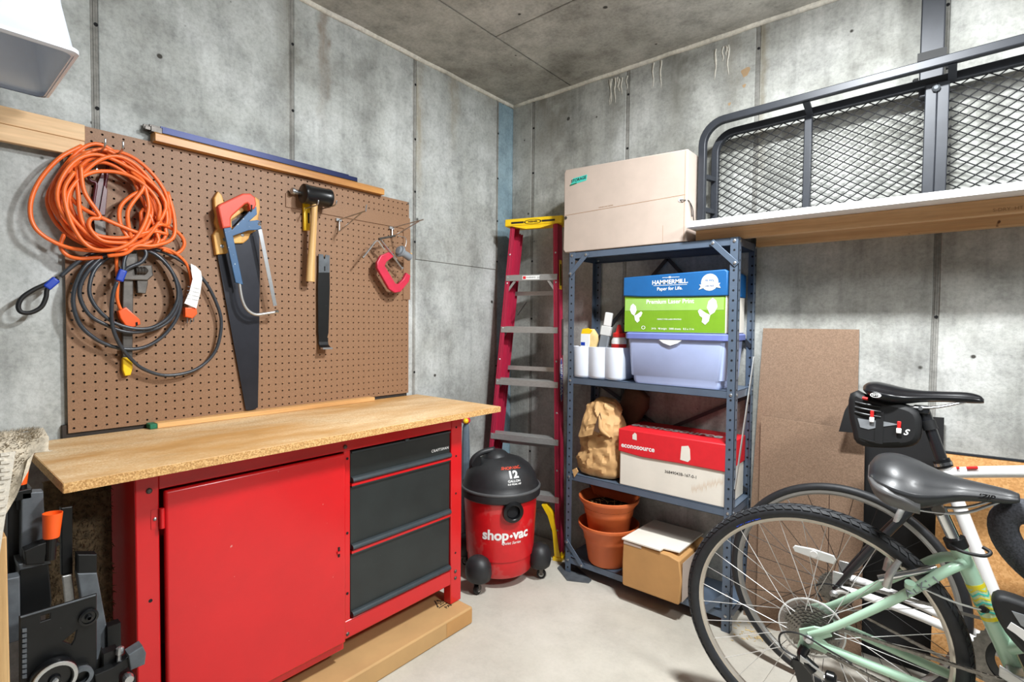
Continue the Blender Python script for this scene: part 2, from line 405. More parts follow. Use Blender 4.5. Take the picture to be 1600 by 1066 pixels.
M['shag'] = simple('brown_shag', (92, 76, 54), 0.95, 0, 0.5, 70, 0.8)
M['weave'] = simple('woven_backing', (206, 198, 184), 0.9, 0, 0.12, 120, 0.5)
M['greym'] = simple('scuffed_grey_metal', (92, 97, 102), 0.5, 0.3, 0.3, 24, 0.1)
M['blkm'] = simple('scuffed_black_metal', (17, 18, 19), 0.38, 0.2, 0.3, 18, 0.1, 0, None, (50, 0.72, (120, 122, 124)))
M['rustspot'] = simple('rust_spot', (164, 138, 106), 0.9)
M['rimband'] = simple('grey_rim_band', (78, 79, 80), 0.5)
M['umb'] = simple('slate_cloth', (92, 106, 118), 0.7, 0, 0.15, 30, 0.2)
M['tanwood'] = wood('tan_stick', (206, 168, 116), (180, 138, 88), 'z', 0.6, 6)

# ================================================================== the room
CEIL = 2.428
floor = build(MB().box(-0.3, 4.4, -4.4, 0.3, -0.12, 0.0), 'floor', CON_F, kind='structure', label='pale smooth concrete basement floor')
wl = build(MB().box(-0.25, -0.005, -4.4, 0.25, -0.1, CEIL + 0.1), 'wall_left', CON_SEAM, kind='structure', label='grey poured concrete wall behind the pegboard')
wb = build(MB().box(-0.005, 4.4, 0.005, 0.25, -0.1, CEIL + 0.1), 'wall_back', CON_SEAM, kind='structure', label='grey poured concrete wall behind the shelves')
ce = build(MB().box(-0.25, 4.4, -4.4, 0.25, CEIL + 0.012, CEIL + 0.15), 'ceiling', CON_SEAM, kind='structure', label='grey concrete ceiling slab')
def panel(parent, mat, b):
    return build(MB().box(*b), 'panel', mat, parent, bevel=0.003, seg=2)
G = 0.009
ys = [-4.39, -3.70, -3.10, -2.50, -1.904, -1.308, -0.714, -0.129, 0.011]
for i in range(len(ys) - 1):
    y0, y1 = ys[i] + (G if i else 0), ys[i + 1] - (G if i < len(ys) - 2 else 0)
    if i == 6:
        panel(wl, CON_L, (-0.02, 0, y0, y1, 0, 1.487)); panel(wl, CON_L, (-0.02, 0.002, y0, y1, 1.4882, CEIL))
    else:
        panel(wl, CON_BLUE if i == 7 else CON_L, (-0.02, 0, y0, y1, 0, CEIL))
    if i:
        s = MB()
        for k, o in enumerate((-0.006, 0.0, 0.006)): s.box(-0.012, -0.0022 + 0.0014 * (k == 1), ys[i] + o - 0.0027, ys[i] + o + 0.0027, 0, CEIL)
        build(s, 'form_seam', CON_SEAM, wl)
        s = MB()
        for z in (0.35, 0.95, 1.55, 1.78, 2.02, 2.27): s.lathe([(0.0055, -0.004), (0.0055, 0.0004)], (0.0, ys[i] + 0.004, z + 0.03 * sin(i * 3 + z)), (1, 0, 0), 8)
        build(s, 'tie_holes', M['hole'], wl, kind='stuff')
xs = [0.0, 0.147, 0.722, 1.308, 1.903, 2.50, 3.10, 3.70, 4.39]
for i in range(len(xs) - 1):
    x0, x1 = xs[i] + (G if i else 0), xs[i + 1] - (G if i < len(xs) - 2 else 0)
    panel(wb, CON_B, (x0, x1, 0, 0.02, 0, CEIL))
    if i:
        s = MB()
        for k, o in enumerate((-0.006, 0.0, 0.006)): s.box(xs[i] + o - 0.0027, xs[i] + o + 0.0027, 0.0022 - 0.0014 * (k == 1), 0.012, 0, CEIL)
        build(s, 'form_seam', CON_SEAM, wb)
        s = MB()
        for z in (0.45, 1.22, 1.55, 2.05, 2.3): s.lathe([(0.0055, -0.0004), (0.0055, 0.004)], (xs[i] + 0.003, 0.0, z + 0.03 * sin(i * 2 + z)), (0, 1, 0), 8)
        build(s, 'tie_holes', M['hole'], wb, kind='stuff')
for b in ((0, 0.397, -4.39, 0.0), (0.403, 1.60, -0.597, 0.0), (1.606, 4.39, -0.597, 0.0), (0.403, 1.60, -4.39, -0.603), (1.606, 4.39, -4.39, -0.603)):
    panel(ce, CON_C, b + (CEIL, CEIL + 0.02))
random.seed(5)
for (x, z, n) in ((.645, 2.40, 5), (.70, 2.39, 3), (1.165, 2.38, 6), (.86, 2.41, 3)):
    for k in range(n):
        xx = x + random.uniform(-.03, .03); ln = random.uniform(.03, .13)
        build(MB().tube([(xx + .003 * sin(i * 1.3 + k), -.0005, z - ln * i / 6) for i in range(7)], [.0012 + .0032 * (1 - i / 6) * random.uniform(.6, 1) for i in range(7)], 6), 'lime_drip', CON_T, wb, smooth=180)
rust = MB(); cxy = [(.016 * cos(a) * (1 + .3 * sin(3 * a)), .022 * sin(a) * (1 + .25 * sin(2 * a + 1))) for a in [2 * pi * k / 18 for k in range(18)]]
for (x, z, s) in ((1.262, 2.245, 1.0), (1.258, 2.19, .4), (1.20, 2.13, .35)): rust.add([(x + a * s, -.0006, z + b * s) for a, b in cxy], [list(range(18))])
build(rust, 'rust_spots', M['rustspot'], wb, kind='stuff', recalc=False)
def bead(p0, p1, r, n=60):
    p0, p1 = Vector(p0), Vector(p1)
    return MB().tube([p0.lerp(p1, i / n) + Vector((0.002 * sin(i * 1.7), 0.002 * sin(i * 2.3), 0.0015 * sin(i * 1.1))) for i in range(n + 1)], r, 8)
build(bead((0.002, -4.3, CEIL - 0.002), (0.002, 0.0, CEIL - 0.002), 0.013), 'trim_1', CON_T, kind='structure', smooth=180, label='pale mortar bead along the left wall and ceiling')
build(bead((0.0, -0.002, CEIL - 0.002), (4.3, -0.002, CEIL - 0.002), 0.013), 'trim_2', CON_T, kind='structure', smooth=180, label='pale mortar bead along the back wall and ceiling')

# ================================================================== pegboard and what hangs on it
PB = (-1.982, -0.762, 0.862, 1.742); PX0, PX1 = 0.0145, 0.0200
pb = thing('pegboard', 'large brown perforated hardboard fixed to the concrete wall above the bench', 'pegboard', (0.017, -1.37, 0.862))
def peg_mesh():
    y0, y1, z0, z1 = PB; nc, nr = 48, 34; cy, cz = (y1 - y0) / nc, (z1 - z0) / nr; r = 0.0033
    mb = MB(); V = []; F = []
    for i in range(nc):
        for j in range(nr):
            a, b = y0 + i * cy, z0 + j * cz; o = len(V)
            cs = [(a, b), (a + cy, b), (a + cy, b + cz), (a, b + cz)]; m = (a + cy / 2, b + cz / 2)
            V += [(PX1, p, q) for p, q in cs]
            hs = [(m[0] + r * cos(radians(-112.5 + 45 * k)), m[1] + r * sin(radians(-112.5 + 45 * k))) for k in range(8)]
            V += [(PX1, p, q) for p, q in hs] + [(PX0, p, q) for p, q in hs]
            h = o + 4
            for k in range(4):
                F.append([o + k, o + (k + 1) % 4, h + (2 * k + 1) % 8, h + 2 * k])
                F.append([o + k, h + 2 * k, h + (2 * k - 1) % 8])
            for k in range(8):
                l = (k + 1) % 8; F.append([h + k, h + l, h + 8 + l, h + 8 + k])
    mb.v = [Vector(v) for v in V]; mb.f = F
    mb.add([(PX0,y0,z0),(PX0,y1,z0),(PX0,y1,z1),(PX0,y0,z1),(PX1,y0,z0),(PX1,y1,z0),(PX1,y1,z1),(PX1,y0,z1)], [(0,1,5,4),(1,2,6,5),(2,3,7,6),(3,0,4,7)])
    return mb
build(peg_mesh(), 'board', M['peg'], pb, recalc=False)
for (z0, z1) in ((0.845, 0.885), (1.30, 1.33), (1.70, 1.74)):
    build(MB().box(0, PX0 - 0.0005, PB[0] - (0.012 if z0 < 1 else -0.01), PB[1] - 0.005, z0, z1), 'shade_batten', M['shade_batten'], pb)  # hidden furring; the lowest one shows as painted shade in the gap
build(MB().box(PX1, 0.0245, -1.345, -0.759, 1.617, 1.668), 'patch_strip', M['peg'], pb)
build(MB().box(PX1, 0.0245, -0.796, -0.757, 1.294, 1.6165), 'patch_strip', M['peg'], pb)
for y in (-1.975, -0.768):
    build(MB().lathe([(0.004, 0), (0.004, 0.002), (0.001, 0.003)], (PX1, y, 1.735), (1, 0, 0), 10), 'screw', M['dsteel'], pb)

build(MB().box(0.021, 0.040, -2.75, -1.938, 1.649, 1.6925), 'pine_board', M['pine'], label='lower of two pale pine boards screwed across the upper left of the pegboard', cat='board', group='pine boards at the pegboard corner', bevel=0.0015)
build(MB().box(0.021, 0.040, -2.75, -1.937, 1.6935, 1.739), 'pine_board', M['pine'], label='upper of two pale pine boards screwed across the upper left of the pegboard', cat='board', group='pine boards at the pegboard corner', bevel=0.0015)
build(plate_mb([[(0, 0), (0.045, 0), (0.045, 0.020), (0.034, 0.027), (0, 0.027)]], lambda a, b, c: Vector((a + 0.001, -1.343 + c, 1.7425 + b)), 0.85, 0.0012), 'wood_moulding', M['oak'], label='amber wooden moulding strip lying along the pegboard top', cat='moulding')
for k, (x, z, y1, lab) in enumerate(((0.020, 1.7700, -1.045, 'front blue metal channel resting on the amber moulding'), (0.003, 1.7700, -1.075, 'rear blue metal channel behind its twin on the amber moulding'))):
    t = thing('metal_channel', lab, 'rail', (x + 0.008, -1.4, z), group='blue channels above the pegboard')
    zt = 0.026 if k else 0.017
    build(MB().box(x, x + 0.015, -1.745, y1, z, z + 0.003).box(x, x + 0.003, -1.745, y1, z, z + zt).box(x + 0.012, x + 0.015, -1.745, y1, z, z + zt).box(x, x + 0.006, -1.745, y1, z + zt, z + zt + 0.002).box(x + 0.009, x + 0.015, -1.745, y1, z + zt, z + zt + 0.002), 'channel', M['railblue'], t)
    build(MB().box(x, x + 0.015, -1.775, -1.7455, z, z + zt).box(x + 0.003, x + 0.012, -1.79, -1.775, z + 0.003, z + zt - 0.003), 'end_fitting', M['dsteel'], t, bevel=0.001)

# ---- orange extension cord
oc = thing('extension_cord', 'long orange extension cord coiled on hooks at the left of the pegboard', 'cord', W(165, 400, 'x', 0.05))
def cp(px, py, x): return W(px, py, 'x', x)
random.seed(3)
def cord_path():
    P = []
    # bundle of hanging turns, drooping and shifted like a slack hank
    turns = [((158, 312), 84, 84, .28), ((170, 316), 96, 76, .5), ((160, 312), 78, 78, .2), ((176, 312), 92, 84, .62), ((166, 322), 78, 66, .4), ((180, 318), 92, 72, .75),
             ((158, 308), 66, 76, .1), ((186, 316), 84, 76, .8), ((168, 310), 86, 70, .45), ((176, 324), 76, 64, .6)]
    for k, ((cx, cy), a, b, tilt) in enumerate(turns):
        x = 0.034 + 0.0055 * k
        for j in range(16):
            t = 2 * pi * (j + 0.5) / 16 + pi / 2 * 0
            e = 1 + 0.05 * sin(3 * t + k * 1.9) + 0.04 * sin(2 * t + k)
            u, v = a * cos(t) * e, b * sin(t) * e
            px, py = cx + u * cos(tilt) - v * sin(tilt) * .9, cy + u * sin(tilt) * .75 + v * cos(tilt)
            top = max(0, -(py - cy) / 90)
            px += (150 + k * 3.2 - px) * 0.32 * top + 16 * max(0, (py - cy) / 90) - 10 * top
            py = max(py, 222 + 2.1 * k if py < cy else -1)
            P.append(cp(px, min(py, 400 - 1.5 * (k % 5)), x + 0.006 * sin(t * 2 + k)))
    return P
path = catmull(cord_path(), 3)
build(MB().tube(path, 0.0056, 7), 'cord', M['orange'], oc, smooth=180)
extra = [
    [(128, 228, .04), (92, 248, .05), (60, 285, .05), (47, 325, .052), (58, 360, .055), (100, 385, .06), (150, 392, .075), (200, 390, .085)],
    [(100, 366, .05), (95, 385, .05), (105, 399, .05), (125, 404, .055), (160, 402, .06)],
    [(262, 300, .05), (272, 340, .06), (270, 372, .07), (240, 384, .085), (214, 384, .09), (196, 396, .088), (168, 400, .08)],
    [(228, 300, .06), (252, 345, .05), (280, 365, .045), (288, 382, .045), (276, 396, .045), (254, 390, .06)],
    [(205, 268, .07), (225, 290, .085), (200, 330, .09), (204, 372, .085), (188, 350, .08), (190, 320, .08), (222, 300, .078), (238, 330, .07), (222, 372, .075)],
    [(120, 262, .08), (122, 300, .085), (128, 345, .085), (148, 366, .085), (190, 372, .085), (236, 362, .08), (262, 366, .075)],
    [(104, 300, .06), (124, 322, .08), (158, 340, .09), (200, 358, .092), (216, 364, .09)],
    [(116, 268, .09), (100, 300, .09), (112, 350, .09), (140, 386, .09), (178, 390, .095), (212, 372, .095), (232, 330, .09), (226, 288, .085)],
    [(126, 258, .09), (132, 300, .092), (156, 338, .094), (142, 342, .095), (140, 356, .095), (160, 376, .095), (200, 380, .095)]]
for e in extra:
    build(MB().tube(catmull([cp(a, b, c) for a, b, c in e], 7), 0.0056, 7), 'cord_loop', M['orange'], oc, smooth=180)
tail = [(184, 386, .07), (182, 410, .06), (184, 440, .05), (183, 465, .045), (188, 482, .042), (196, 490, .04)]
build(MB().tube(catmull([cp(*p) for p in tail], 7), 0.0048, 7), 'cord_tail', M['orange'], oc, smooth=180)
tail2 = [(240, 384, .06), (268, 392, .055), (288, 408, .05), (296, 425, .048), (299, 445, .046), (297, 478, .045)]
build(MB().tube(catmull([cp(*p) for p in tail2], 7), 0.0046, 7), 'cord_tail', M['orange'], oc, smooth=180)
so = px_plate([[(187, 487), (197, 482), (217, 500), (218, 506), (206, 511), (199, 510), (190, 497)]], 0.052, 0.024, 0.003)
build(so, 'socket_end', M['orangep'], oc, smooth=40)
build(px_plate([[(212, 504), (215, 503), (215.5, 508), (212.5, 509)]], 0.0535, 0.002), 'socket_slot', M['hole'], oc)
pg = build(px_plate([[(291, 482), (306, 482), (307, 490), (301, 496), (291, 494)]], 0.056, 0.024, 0.003), 'plug', M['orangep'], oc, smooth=40)
for (a, b) in ((293, 505), (298, 506), (303, 503)):
    build(MB().rod(W(a, 494, 'x', .045), W(a - .5, b, 'x', .045), 0.0014, 6), 'prong', M['steel'], pg)
tg = build(px_plate([[(298, 412), (306, 416), (314, 424), (316, 436), (313, 458), (307, 482), (288, 474), (296, 456), (301, 436), (299, 424)]], 0.062, 0.0008), 'paper_tag', M['tag'], oc)
for k in range(4):
    c = W(303 - k * 0.8, 450 + k * 6, 'x', .0627)
    lettering('SAFETY  WARNING', 0.0042, face(c, (0, 1, -.2), (0, .2, 1)), M['greyrub'], tg)
# ---- steel lock cable
lc = thing('lock_cable', 'grey vinyl coated steel cable with looped ends coiled below the orange cord', 'cable', W(230, 588, 'x', 0.04))
def k2(cx, cy, x): return W(20 + cx / 4.635, 370 + cy / 4.635, 'x', x)
cab = [(345, 290, .05), (430, 215, .05), (520, 150, .05), (600, 115, .045), (700, 90, .04),
  (900, 75, .04), (1060, 140, .042), (1150, 250, .045), (1215, 400, .05), (1200, 560, .05), (1110, 700, .05), (980, 790, .05), (850, 815, .05), (720, 795, .05), (600, 740, .052), (490, 640, .052), (440, 500, .054), (450, 370, .055), (520, 220, .055), (640, 140, .05), (800, 85, .045),
  (990, 100, .05), (1120, 210, .055), (1195, 340, .06), (1205, 470, .06), (1150, 590, .06), (1050, 660, .06), (920, 690, .06), (800, 685, .06), (680, 640, .06), (560, 570, .06), (490, 450, .06), (495, 340, .06), (570, 220, .06), (680, 130, .055), (820, 90, .05),
  (1000, 110, .06), (1130, 220, .065), (1190, 350, .068), (1190, 470, .07), (1120, 590, .07), (1000, 660, .07), (860, 662, .07), (720, 615, .07), (620, 530, .07), (560, 430, .068), (560, 330, .065), (600, 230, .06), (690, 150, .05), (820, 95, .045),
  (960, 85, .045), (1100, 115, .045), (1240, 190, .045), (1380, 310, .045), (1470, 470, .045), (1510, 620, .045), (1480, 800, .045), (1400, 910, .045), (1280, 980, .046), (1100, 1005, .047), (950, 960, .05), (860, 890, .056), (780, 790, .066), (725, 660, .075), (715, 520, .08), (730, 400, .08), (755, 325, .08)]
build(MB().tube(catmull([k2(*p) for p in cab], 5), 0.0054, 8), 'cable', M['cable'], lc, smooth=180)
eye1 = [(325, 300, .05), (235, 345, .05), (150, 385, .05), (70, 440, .05), (40, 500, .05), (60, 545, .05), (130, 550, .05), (205, 510, .05), (240, 440, .05), (250, 380, .05), (300, 320, .05)]
build(MB().tube(catmull([k2(*p) for p in eye1], 6), 0.0056, 8), 'end_loop', M['blk'], lc, smooth=180)
eye2 = [(790, 300, .08), (800, 240, .08), (805, 180, .078), (830, 120, .075), (890, 82, .072), (945, 85, .072), (965, 130, .074), (930, 185, .078), (860, 215, .08), (815, 245, .08), (780, 310, .08)]
build(MB().tube(catmull([k2(*p) for p in eye2], 6), 0.0056, 8), 'end_loop', M['cable'], lc, smooth=180)
def sleeve(a, b, x):
    p, q = k2(*a, x), k2(*b, x); d = (q - p).normalized()
    return build(MB().bar(p, q, 0.020, 0.014, (1, 0, 0)), 'crimp_sleeve', M['blue'], lc, bevel=0.004, seg=3, label='blue plastic crimp sleeve')
sleeve((240, 372), (318, 306), .05); sleeve((768, 322), (800, 240), .08)
# ---- pipe wrench
pw = thing('pipe_wrench', 'worn black pipe wrench with yellow tip hanging behind the cable', 'wrench', W(199, 582, 'x', 0.03))
build(px_plate([[(194, 436), (207, 436), (207, 475), (206, 560), (204, 566), (195, 566), (193, 560), (193, 475)]], 0.040, 0.016, 0.002), 'handle', M['dsteel'], pw)
build(px_plate([[(194, 560), (205, 560), (206, 575), (203, 585), (197, 586), (194, 578)]], 0.042, 0.019, 0.003), 'handle_tip', M['yellow'], pw, smooth=40)
build(px_plate([[(188, 418), (236, 416), (238, 430), (230, 437), (190, 436)]], 0.050, 0.030, 0.003), 'jaw_housing', M['dsteel'], pw)
build(px_plate([[(196, 392), (212, 388), (216, 418), (198, 418)], ], 0.046, 0.020, 0.003), 'fixed_jaw', M['dsteel'], pw)
build(px_plate([[(215, 437), (230, 437), (230, 444), (227, 458), (216, 457)]], 0.044, 0.018, 0.002), 'hook_jaw', M['dsteel'], pw)
a, b = W(211, 423, 'x', .052), W(234, 423, 'x', .052)
build(MB().lathe([(.004, 0), (.0125, .001)] + [(.0125 if i % 2 else .0105, .004 + i * .004) for i in range(7)] + [(.004, .033)], a, b - a, 14), 'adjusting_nut', M['dsteel'], pw, smooth=30)
# ---- tin snips
ts = thing('tin_snips', 'burgundy handled tin snips hanging inside the orange cord loops', 'snips', W(152, 340, 'x', 0.03))
def sn(cx, cy, x): return W(20 + cx / 4.845, 200 + cy / 4.845, 'x', x)
build(MB().tube(catmull([sn(*p, .034) for p in ((690, 260), (660, 222), (610, 215), (570, 250), (560, 320), (585, 395), (630, 420), (622, 500), (600, 650))], 6), 0.0042, 8), 'handle', M['burg'], ts, smooth=180)
build(MB().tube(catmull([sn(*p, .034) for p in ((780, 270), (745, 255), (718, 290), (712, 360), (700, 430), (690, 520), (676, 650))], 6), 0.0042, 8), 'handle', M['burg'], ts, smooth=180)
build(MB().prism([(598, 660), (640, 420), (690, 300), (690, 400), (668, 660)], lambda a, b, t: sn(a, b, t), 0.030, 0.036), 'shank', M['burg'], ts, bevel=0.001)
build(MB().prism([(650, 660), (690, 430), (718, 470), (700, 660)], lambda a, b, t: sn(a, b, t), 0.037, 0.042), 'shank', M['burg'], ts, bevel=0.001)
build(MB().lathe([(.007, 0), (.007, .012), (.003, .014)], W(158, 342, 'x', .03), (1, 0, 0), 12), 'pivot_bolt', M['dsteel'], ts)
build(px_plate([[(147, 342), (164, 340), (166, 372), (160, 392), (152, 390)]], .038, .006), 'blade', M['dsteel'], ts)
# ---- hooks
for (a, b, x1, lab) in ((151, 240, .11, 'left steel peg hook carrying the orange cord'), (178, 244, .11, 'right steel peg hook carrying the orange cord')):
    p = W(a, b, 'x', PX1); p0 = Vector((PX1, p.y, p.z))
    h = thing('peg_hook', lab, 'hook', p0, group='peg hooks behind the cord')
    build(MB().tube(catmull([p0 + Vector(q) for q in ((-.004, 0, 0), (.03, 0, -.002), (x1 - .03, 0, 0), (x1 - .015, 0, .006), (x1 - .013, 0, .022))], 5), .0028, 8), 'prong', M['steel'], h, smooth=180)
    build(MB().box(PX1, PX1 + .002, p.y - .010, p.y + .010, p.z - .030, p.z - .026).box(PX1, PX1 + .002, p.y - .002, p.y + .002, p.z - .052, p.z + .004), 'base_plate', M['steel'], h)

# ---- hand saw
hs = thing('hand_saw', 'long black bladed hand saw with a yellow wooden handle', 'saw', W(393, 640, 'x', 0.03))
build(px_plate([[(338, 388), (384, 640), (388, 641.5), (396, 640), (403, 637), (404.5, 560), (406, 430), (405, 350), (380, 336), (352, 352)]], 0.030, 0.0022), 'blade', M['sawblade'], hs)
def q3(L): return [(320 + a / 4.846, 290 + b / 4.846) for a, b in L]
hout = q3([(75, 375), (95, 515), (165, 505), (172, 450), (215, 430), (290, 428), (325, 400), (340, 360), (400, 325), (398, 240), (412, 175), (406, 112), (385, 95), (350, 118), (260, 140), (180, 160), (140, 130), (122, 75), (105, 58), (82, 95), (84, 150), (100, 225), (92, 280), (108, 325)])
hin = q3([(195, 255), (300, 180), (345, 185), (335, 240), (270, 300), (200, 330)])
build(px_plate([hout, hin], 0.040, 0.022, 0.004), 'handle', M['beech'], hs, smooth=40)
for c in ((130, 460), (285, 375), (150, 410)):
    p = W(320 + c[0] / 4.846, 290 + c[1] / 4.846, 'x', .040)
    build(MB().lathe([(.006, -.002), (.006, .0012), (.003, .002)], p, (1, 0, 0), 12), 'rivet', M['steel'], hs)
# ---- hacksaw
hk = thing('hacksaw', 'hacksaw with red grip and blue frame hanging over the hand saw handle', 'saw', W(433, 490, 'x', 0.06))
build(px_plate([q3([(113, 165), (125, 150), (295, 70), (345, 70), (375, 95), (382, 140), (372, 165), (352, 172), (345, 140), (325, 122), (300, 132), (200, 222), (188, 245), (190, 305), (145, 312), (128, 240)])], 0.082, 0.026, 0.005), 'grip', M['sawred'], hk, smooth=40)
fr = build(px_plate([q3([(146, 310), (190, 300), (205, 345), (375, 165), (388, 165), (392, 215), (325, 275), (400, 265), (420, 275), (425, 322), (395, 332), (330, 335), (210, 378), (285, 745), (238, 732)])], 0.076, 0.012, 0.002), 'frame', M['sawblue'], hk, smooth=40)
fp = [(262, 735), (270, 800), (285, 870), (310, 925), (345, 960), (390, 978), (450, 972), (540, 958)]
build(MB().tube(catmull([W(320 + a / 4.846, 290 + b / 4.846, 'x', .070) for a, b in fp], 6), 0.0052, 8), 'bow', M['alu'], hk, smooth=180)
build(MB().bar(W(406, 358, 'x', .07), W(430, 478, 'x', .07), 0.0012, 0.013, (0, 1, .2)), 'saw_blade', M['steel'], hk)
for (a, b) in ((404.5, 350), (432, 487)):
    p = W(a, b, 'x', .070); build(MB().lathe([(.004, -.008), (.007, -.006), (.007, .006), (.004, .009)], p, (1, 0, 0), 10), 'blade_pin', M['chrome'], hk)
p = W(387, 319, 'x', .068); build(MB().lathe([(.002, -.012), (.005, -.008), (.006, 0), (.004, .008), (.001, .01)], p, (1, .3, .2), 12), 'wing_nut', M['beech'], hk, smooth=60)
h = thing('peg_hook', 'black wire peg hook holding both saws', 'hook', W(380, 333, 'x', PX1))
p = W(381, 333, 'x', PX1)
build(MB().tube([p, p + Vector((.06, 0, 0)), p + Vector((.062, 0, .02))], .003, 8), 'prong', M['blk'], h)
build(MB().box(PX1, PX1 + .0025, p.y - .025, p.y + .025, p.z - .004, p.z + .012), 'base_plate', M['blk'], h)

# ---- mallet, hammer, pry bar
ml = thing('rubber_mallet', 'black rubber mallet with a pale wooden handle hanging on the pegboard', 'mallet', W(484, 440, 'x', 0.06))
a, b = W(472, 302, 'x', .075), W(516, 311, 'x', .075)
L = (b - a).length
build(MB().lathe([(.030, 0), (.036, .004), (.037, .014), (.035, .02), (.035, L - .02), (.037, L - .014), (.036, L - .004), (.030, L)], a, b - a, 24), 'head', M['blkg'], ml, smooth=40)
build(MB().tube([W(491.5, 318, 'x', .075), W(490, 350, 'x', .072), W(486, 410, 'x', .062), W(485, 440, 'x', .06)], [.0115, .012, .0145, .0165], 12), 'handle', M['ash'], ml, smooth=50)
hm = thing('claw_hammer', 'hammer with steel head and yellow grip tucked behind the black mallet', 'hammer', W(480, 358, 'x', 0.035))
a = W(455, 298, 'x', .045); b = W(478, 304, 'x', .045)
build(MB().lathe([(.010, 0), (.0125, .002), (.0125, .012), (.009, .016), (.009, .05), (.011, .07)], a, b - a, 14), 'head', M['steel'], hm, smooth=40)
build(px_plate([[(476, 316), (484, 316), (484, 359), (477, 359)]], .040, .014, .003), 'grip', M['yellow'], hm, smooth=40)
build(px_plate([[(481, 333), (483.5, 333), (483.5, 349), (481.5, 349)]], .0408, .001), 'grip_inlay', M['blk'], hm)
h = thing('peg_hook', 'double steel peg hook under the black mallet head', 'hook', W(484, 328, 'x', PX1))
for a in (473, 501):
    p = W(a, 327, 'x', PX1)
    build(MB().tube(catmull([p + Vector((-.004, 0, 0)), p + Vector((.05, 0, 0)), p + Vector((.105, 0, .002)), p + Vector((.115, 0, .018))], 5), .0026, 8), 'prong', M['steel'], h, smooth=180)
p = W(487, 327, 'x', PX1); build(MB().box(PX1, PX1 + .002, p.y - .03, p.y + .03, p.z - .006, p.z + .006), 'base_plate', M['steel'], h)
pr = thing('pry_bar', 'flat black pry bar with worn silver ends hanging right of the mallet', 'pry bar', W(507, 545, 'x', 0.03))
build(px_plate([[(498.5, 426), (514.8, 426), (515, 450), (513, 520), (511, 528), (499, 528), (498, 520), (497.6, 450)]], .036, .009, .0015), 'bar', M['blkm'], pr)
build(px_plate([[(498.6, 397.5), (505, 398), (506, 405), (508.5, 405), (509, 398.5), (515, 399.5), (514.8, 426), (498.5, 426)], [(506.5, 416), (508.5, 416), (508.5, 424), (506.5, 424)]], .036, .006, .001), 'claw_end', M['greym'], pr)
z = W(505, 528, 'x', .036).z; y0, y1 = W(499, 528, 'x', .036).y, W(512, 528, 'x', .036).y
mb = MB(); prof = [(.027, 0), (.028, -.02), (.034, -.034), (.05, -.042), (.066, -.043), (.066, -.039), (.052, -.036), (.04, -.028), (.036, -.016), (.036, 0)]
mb.prism(prof, lambda a, b, t: Vector((a, t, z + b)), y0 - .002, y1 + .002)
build(mb, 'hook_end', M['blkm'], pr)
build(MB().box(.050, .0675, y0 - .003, y1 + .003, z - .0445, z - .0375), 'hook_tip', M['steel'], pr)
# ---- wire brackets with C-clamp and plug
def bracket(y, zt, zb, x1, tip, lab):
    t = thing('wire_bracket', lab, 'bracket', (PX1, y, zb), group='triangular wire brackets on the pegboard')
    build(MB().rod((PX1 + .012, y, zb), (PX1 + .012, y, zt), .0026, 8), 'upright', M['steel'], t)
    build(MB().tube([(PX1 - .005, y, zt), (x1, y, zt + .012)] + ([(x1 + .004, y, zt + .035)] if tip else []), .0026, 8), 'arm', M['steel'], t)
    build(MB().rod((PX1 + .012, y, zb), (x1 - .03, y, zt + .008), .0024, 8), 'brace', M['steel'], t)
    build(MB().box(PX1, PX1 + .010, y - .012, y + .012, zt - .005, zt + .006), 'clip', M['steel'], t)
bracket(-1.127, 1.602, 1.556, .215, True, 'empty triangular wire bracket sticking out right of the mallet')
bracket(-.865, 1.608, 1.568, .245, False, 'triangular wire bracket carrying the red clamp')
def c4(cx, cy, x): return W(530 + cx / 7.107, 320 + cy / 7.107, 'x', x)
cc = thing('c_clamp', 'small red C-clamp hanging from the wire bracket', 'clamp', c4(640, 960, .08))
outl = [(590, 530), (600, 570), (520, 630), (500, 680), (620, 880), (660, 890), (720, 830), (750, 765), (785, 790), (770, 850), (680, 960), (620, 970), (560, 930), (430, 700), (430, 640), (470, 570), (550, 535)]
P = [(c4(a, b, .085).y, c4(a, b, .085).z) for a, b in outl]
build(plate_mb([P], lambda a, b, c: Vector((.078 + c, a, b)), .016, .003), 'frame', M['clampred'], cc, smooth=40)
build(MB().rod(c4(455, 385, .09), c4(700, 712, .072), .0042, 10), 'screw', M['steel'], cc)
build(MB().lathe([(.006, 0), (.008, .002), (.008, .006), (.004, .008)], c4(690, 700, .0725), c4(700, 712, .072) - c4(690, 700, .0725), 12), 'swivel_pad', M['steel'], cc)
build(MB().rod(c4(470, 400, .098), c4(640, 610, .082), .0035, 10), 'guide_rod', M['steel'], cc)
build(MB().rod(c4(440, 380, .095), c4(620, 345, .095), .0045, 10), 'sliding_bar', M['dsteel'], cc)
hx = thing('hex_key', 'bent steel rod hooked over the red clamp bar', 'hex key', c4(270, 580, .1))
build(MB().tube(catmull([c4(*p, .102) for p in ((268, 582), (340, 490), (400, 412), (420, 402), (440, 415), (500, 500))], 4), .0036, 6), 'rod', M['steel'], hx, smooth=30)
build(MB().lathe([(.0042, 0), (.0042, .004)], c4(268, 582, .102), c4(262, 588, .102) - c4(268, 582, .102), 8), 'tip', M['dsteel'], hx)
tp = thing('rubber_test_plug', 'ribbed grey rubber plug hanging beside the red clamp', 'plug', c4(725, 600, .08))
p0 = c4(650, 500, .09); d = c4(790, 590, .085) - p0; Lp = d.length
build(MB().lathe([(.008, 0), (.016, .001), (.020, .006), (.016, .009), (.026, .011), (.027, .015), (.018, .018), (.023, .021), (.023, .024), (.015, .027), (.017, Lp - .004), (.010, Lp), (.006, Lp + .004)], p0, d, 18), 'body', M['greyrub'], tp, smooth=30)
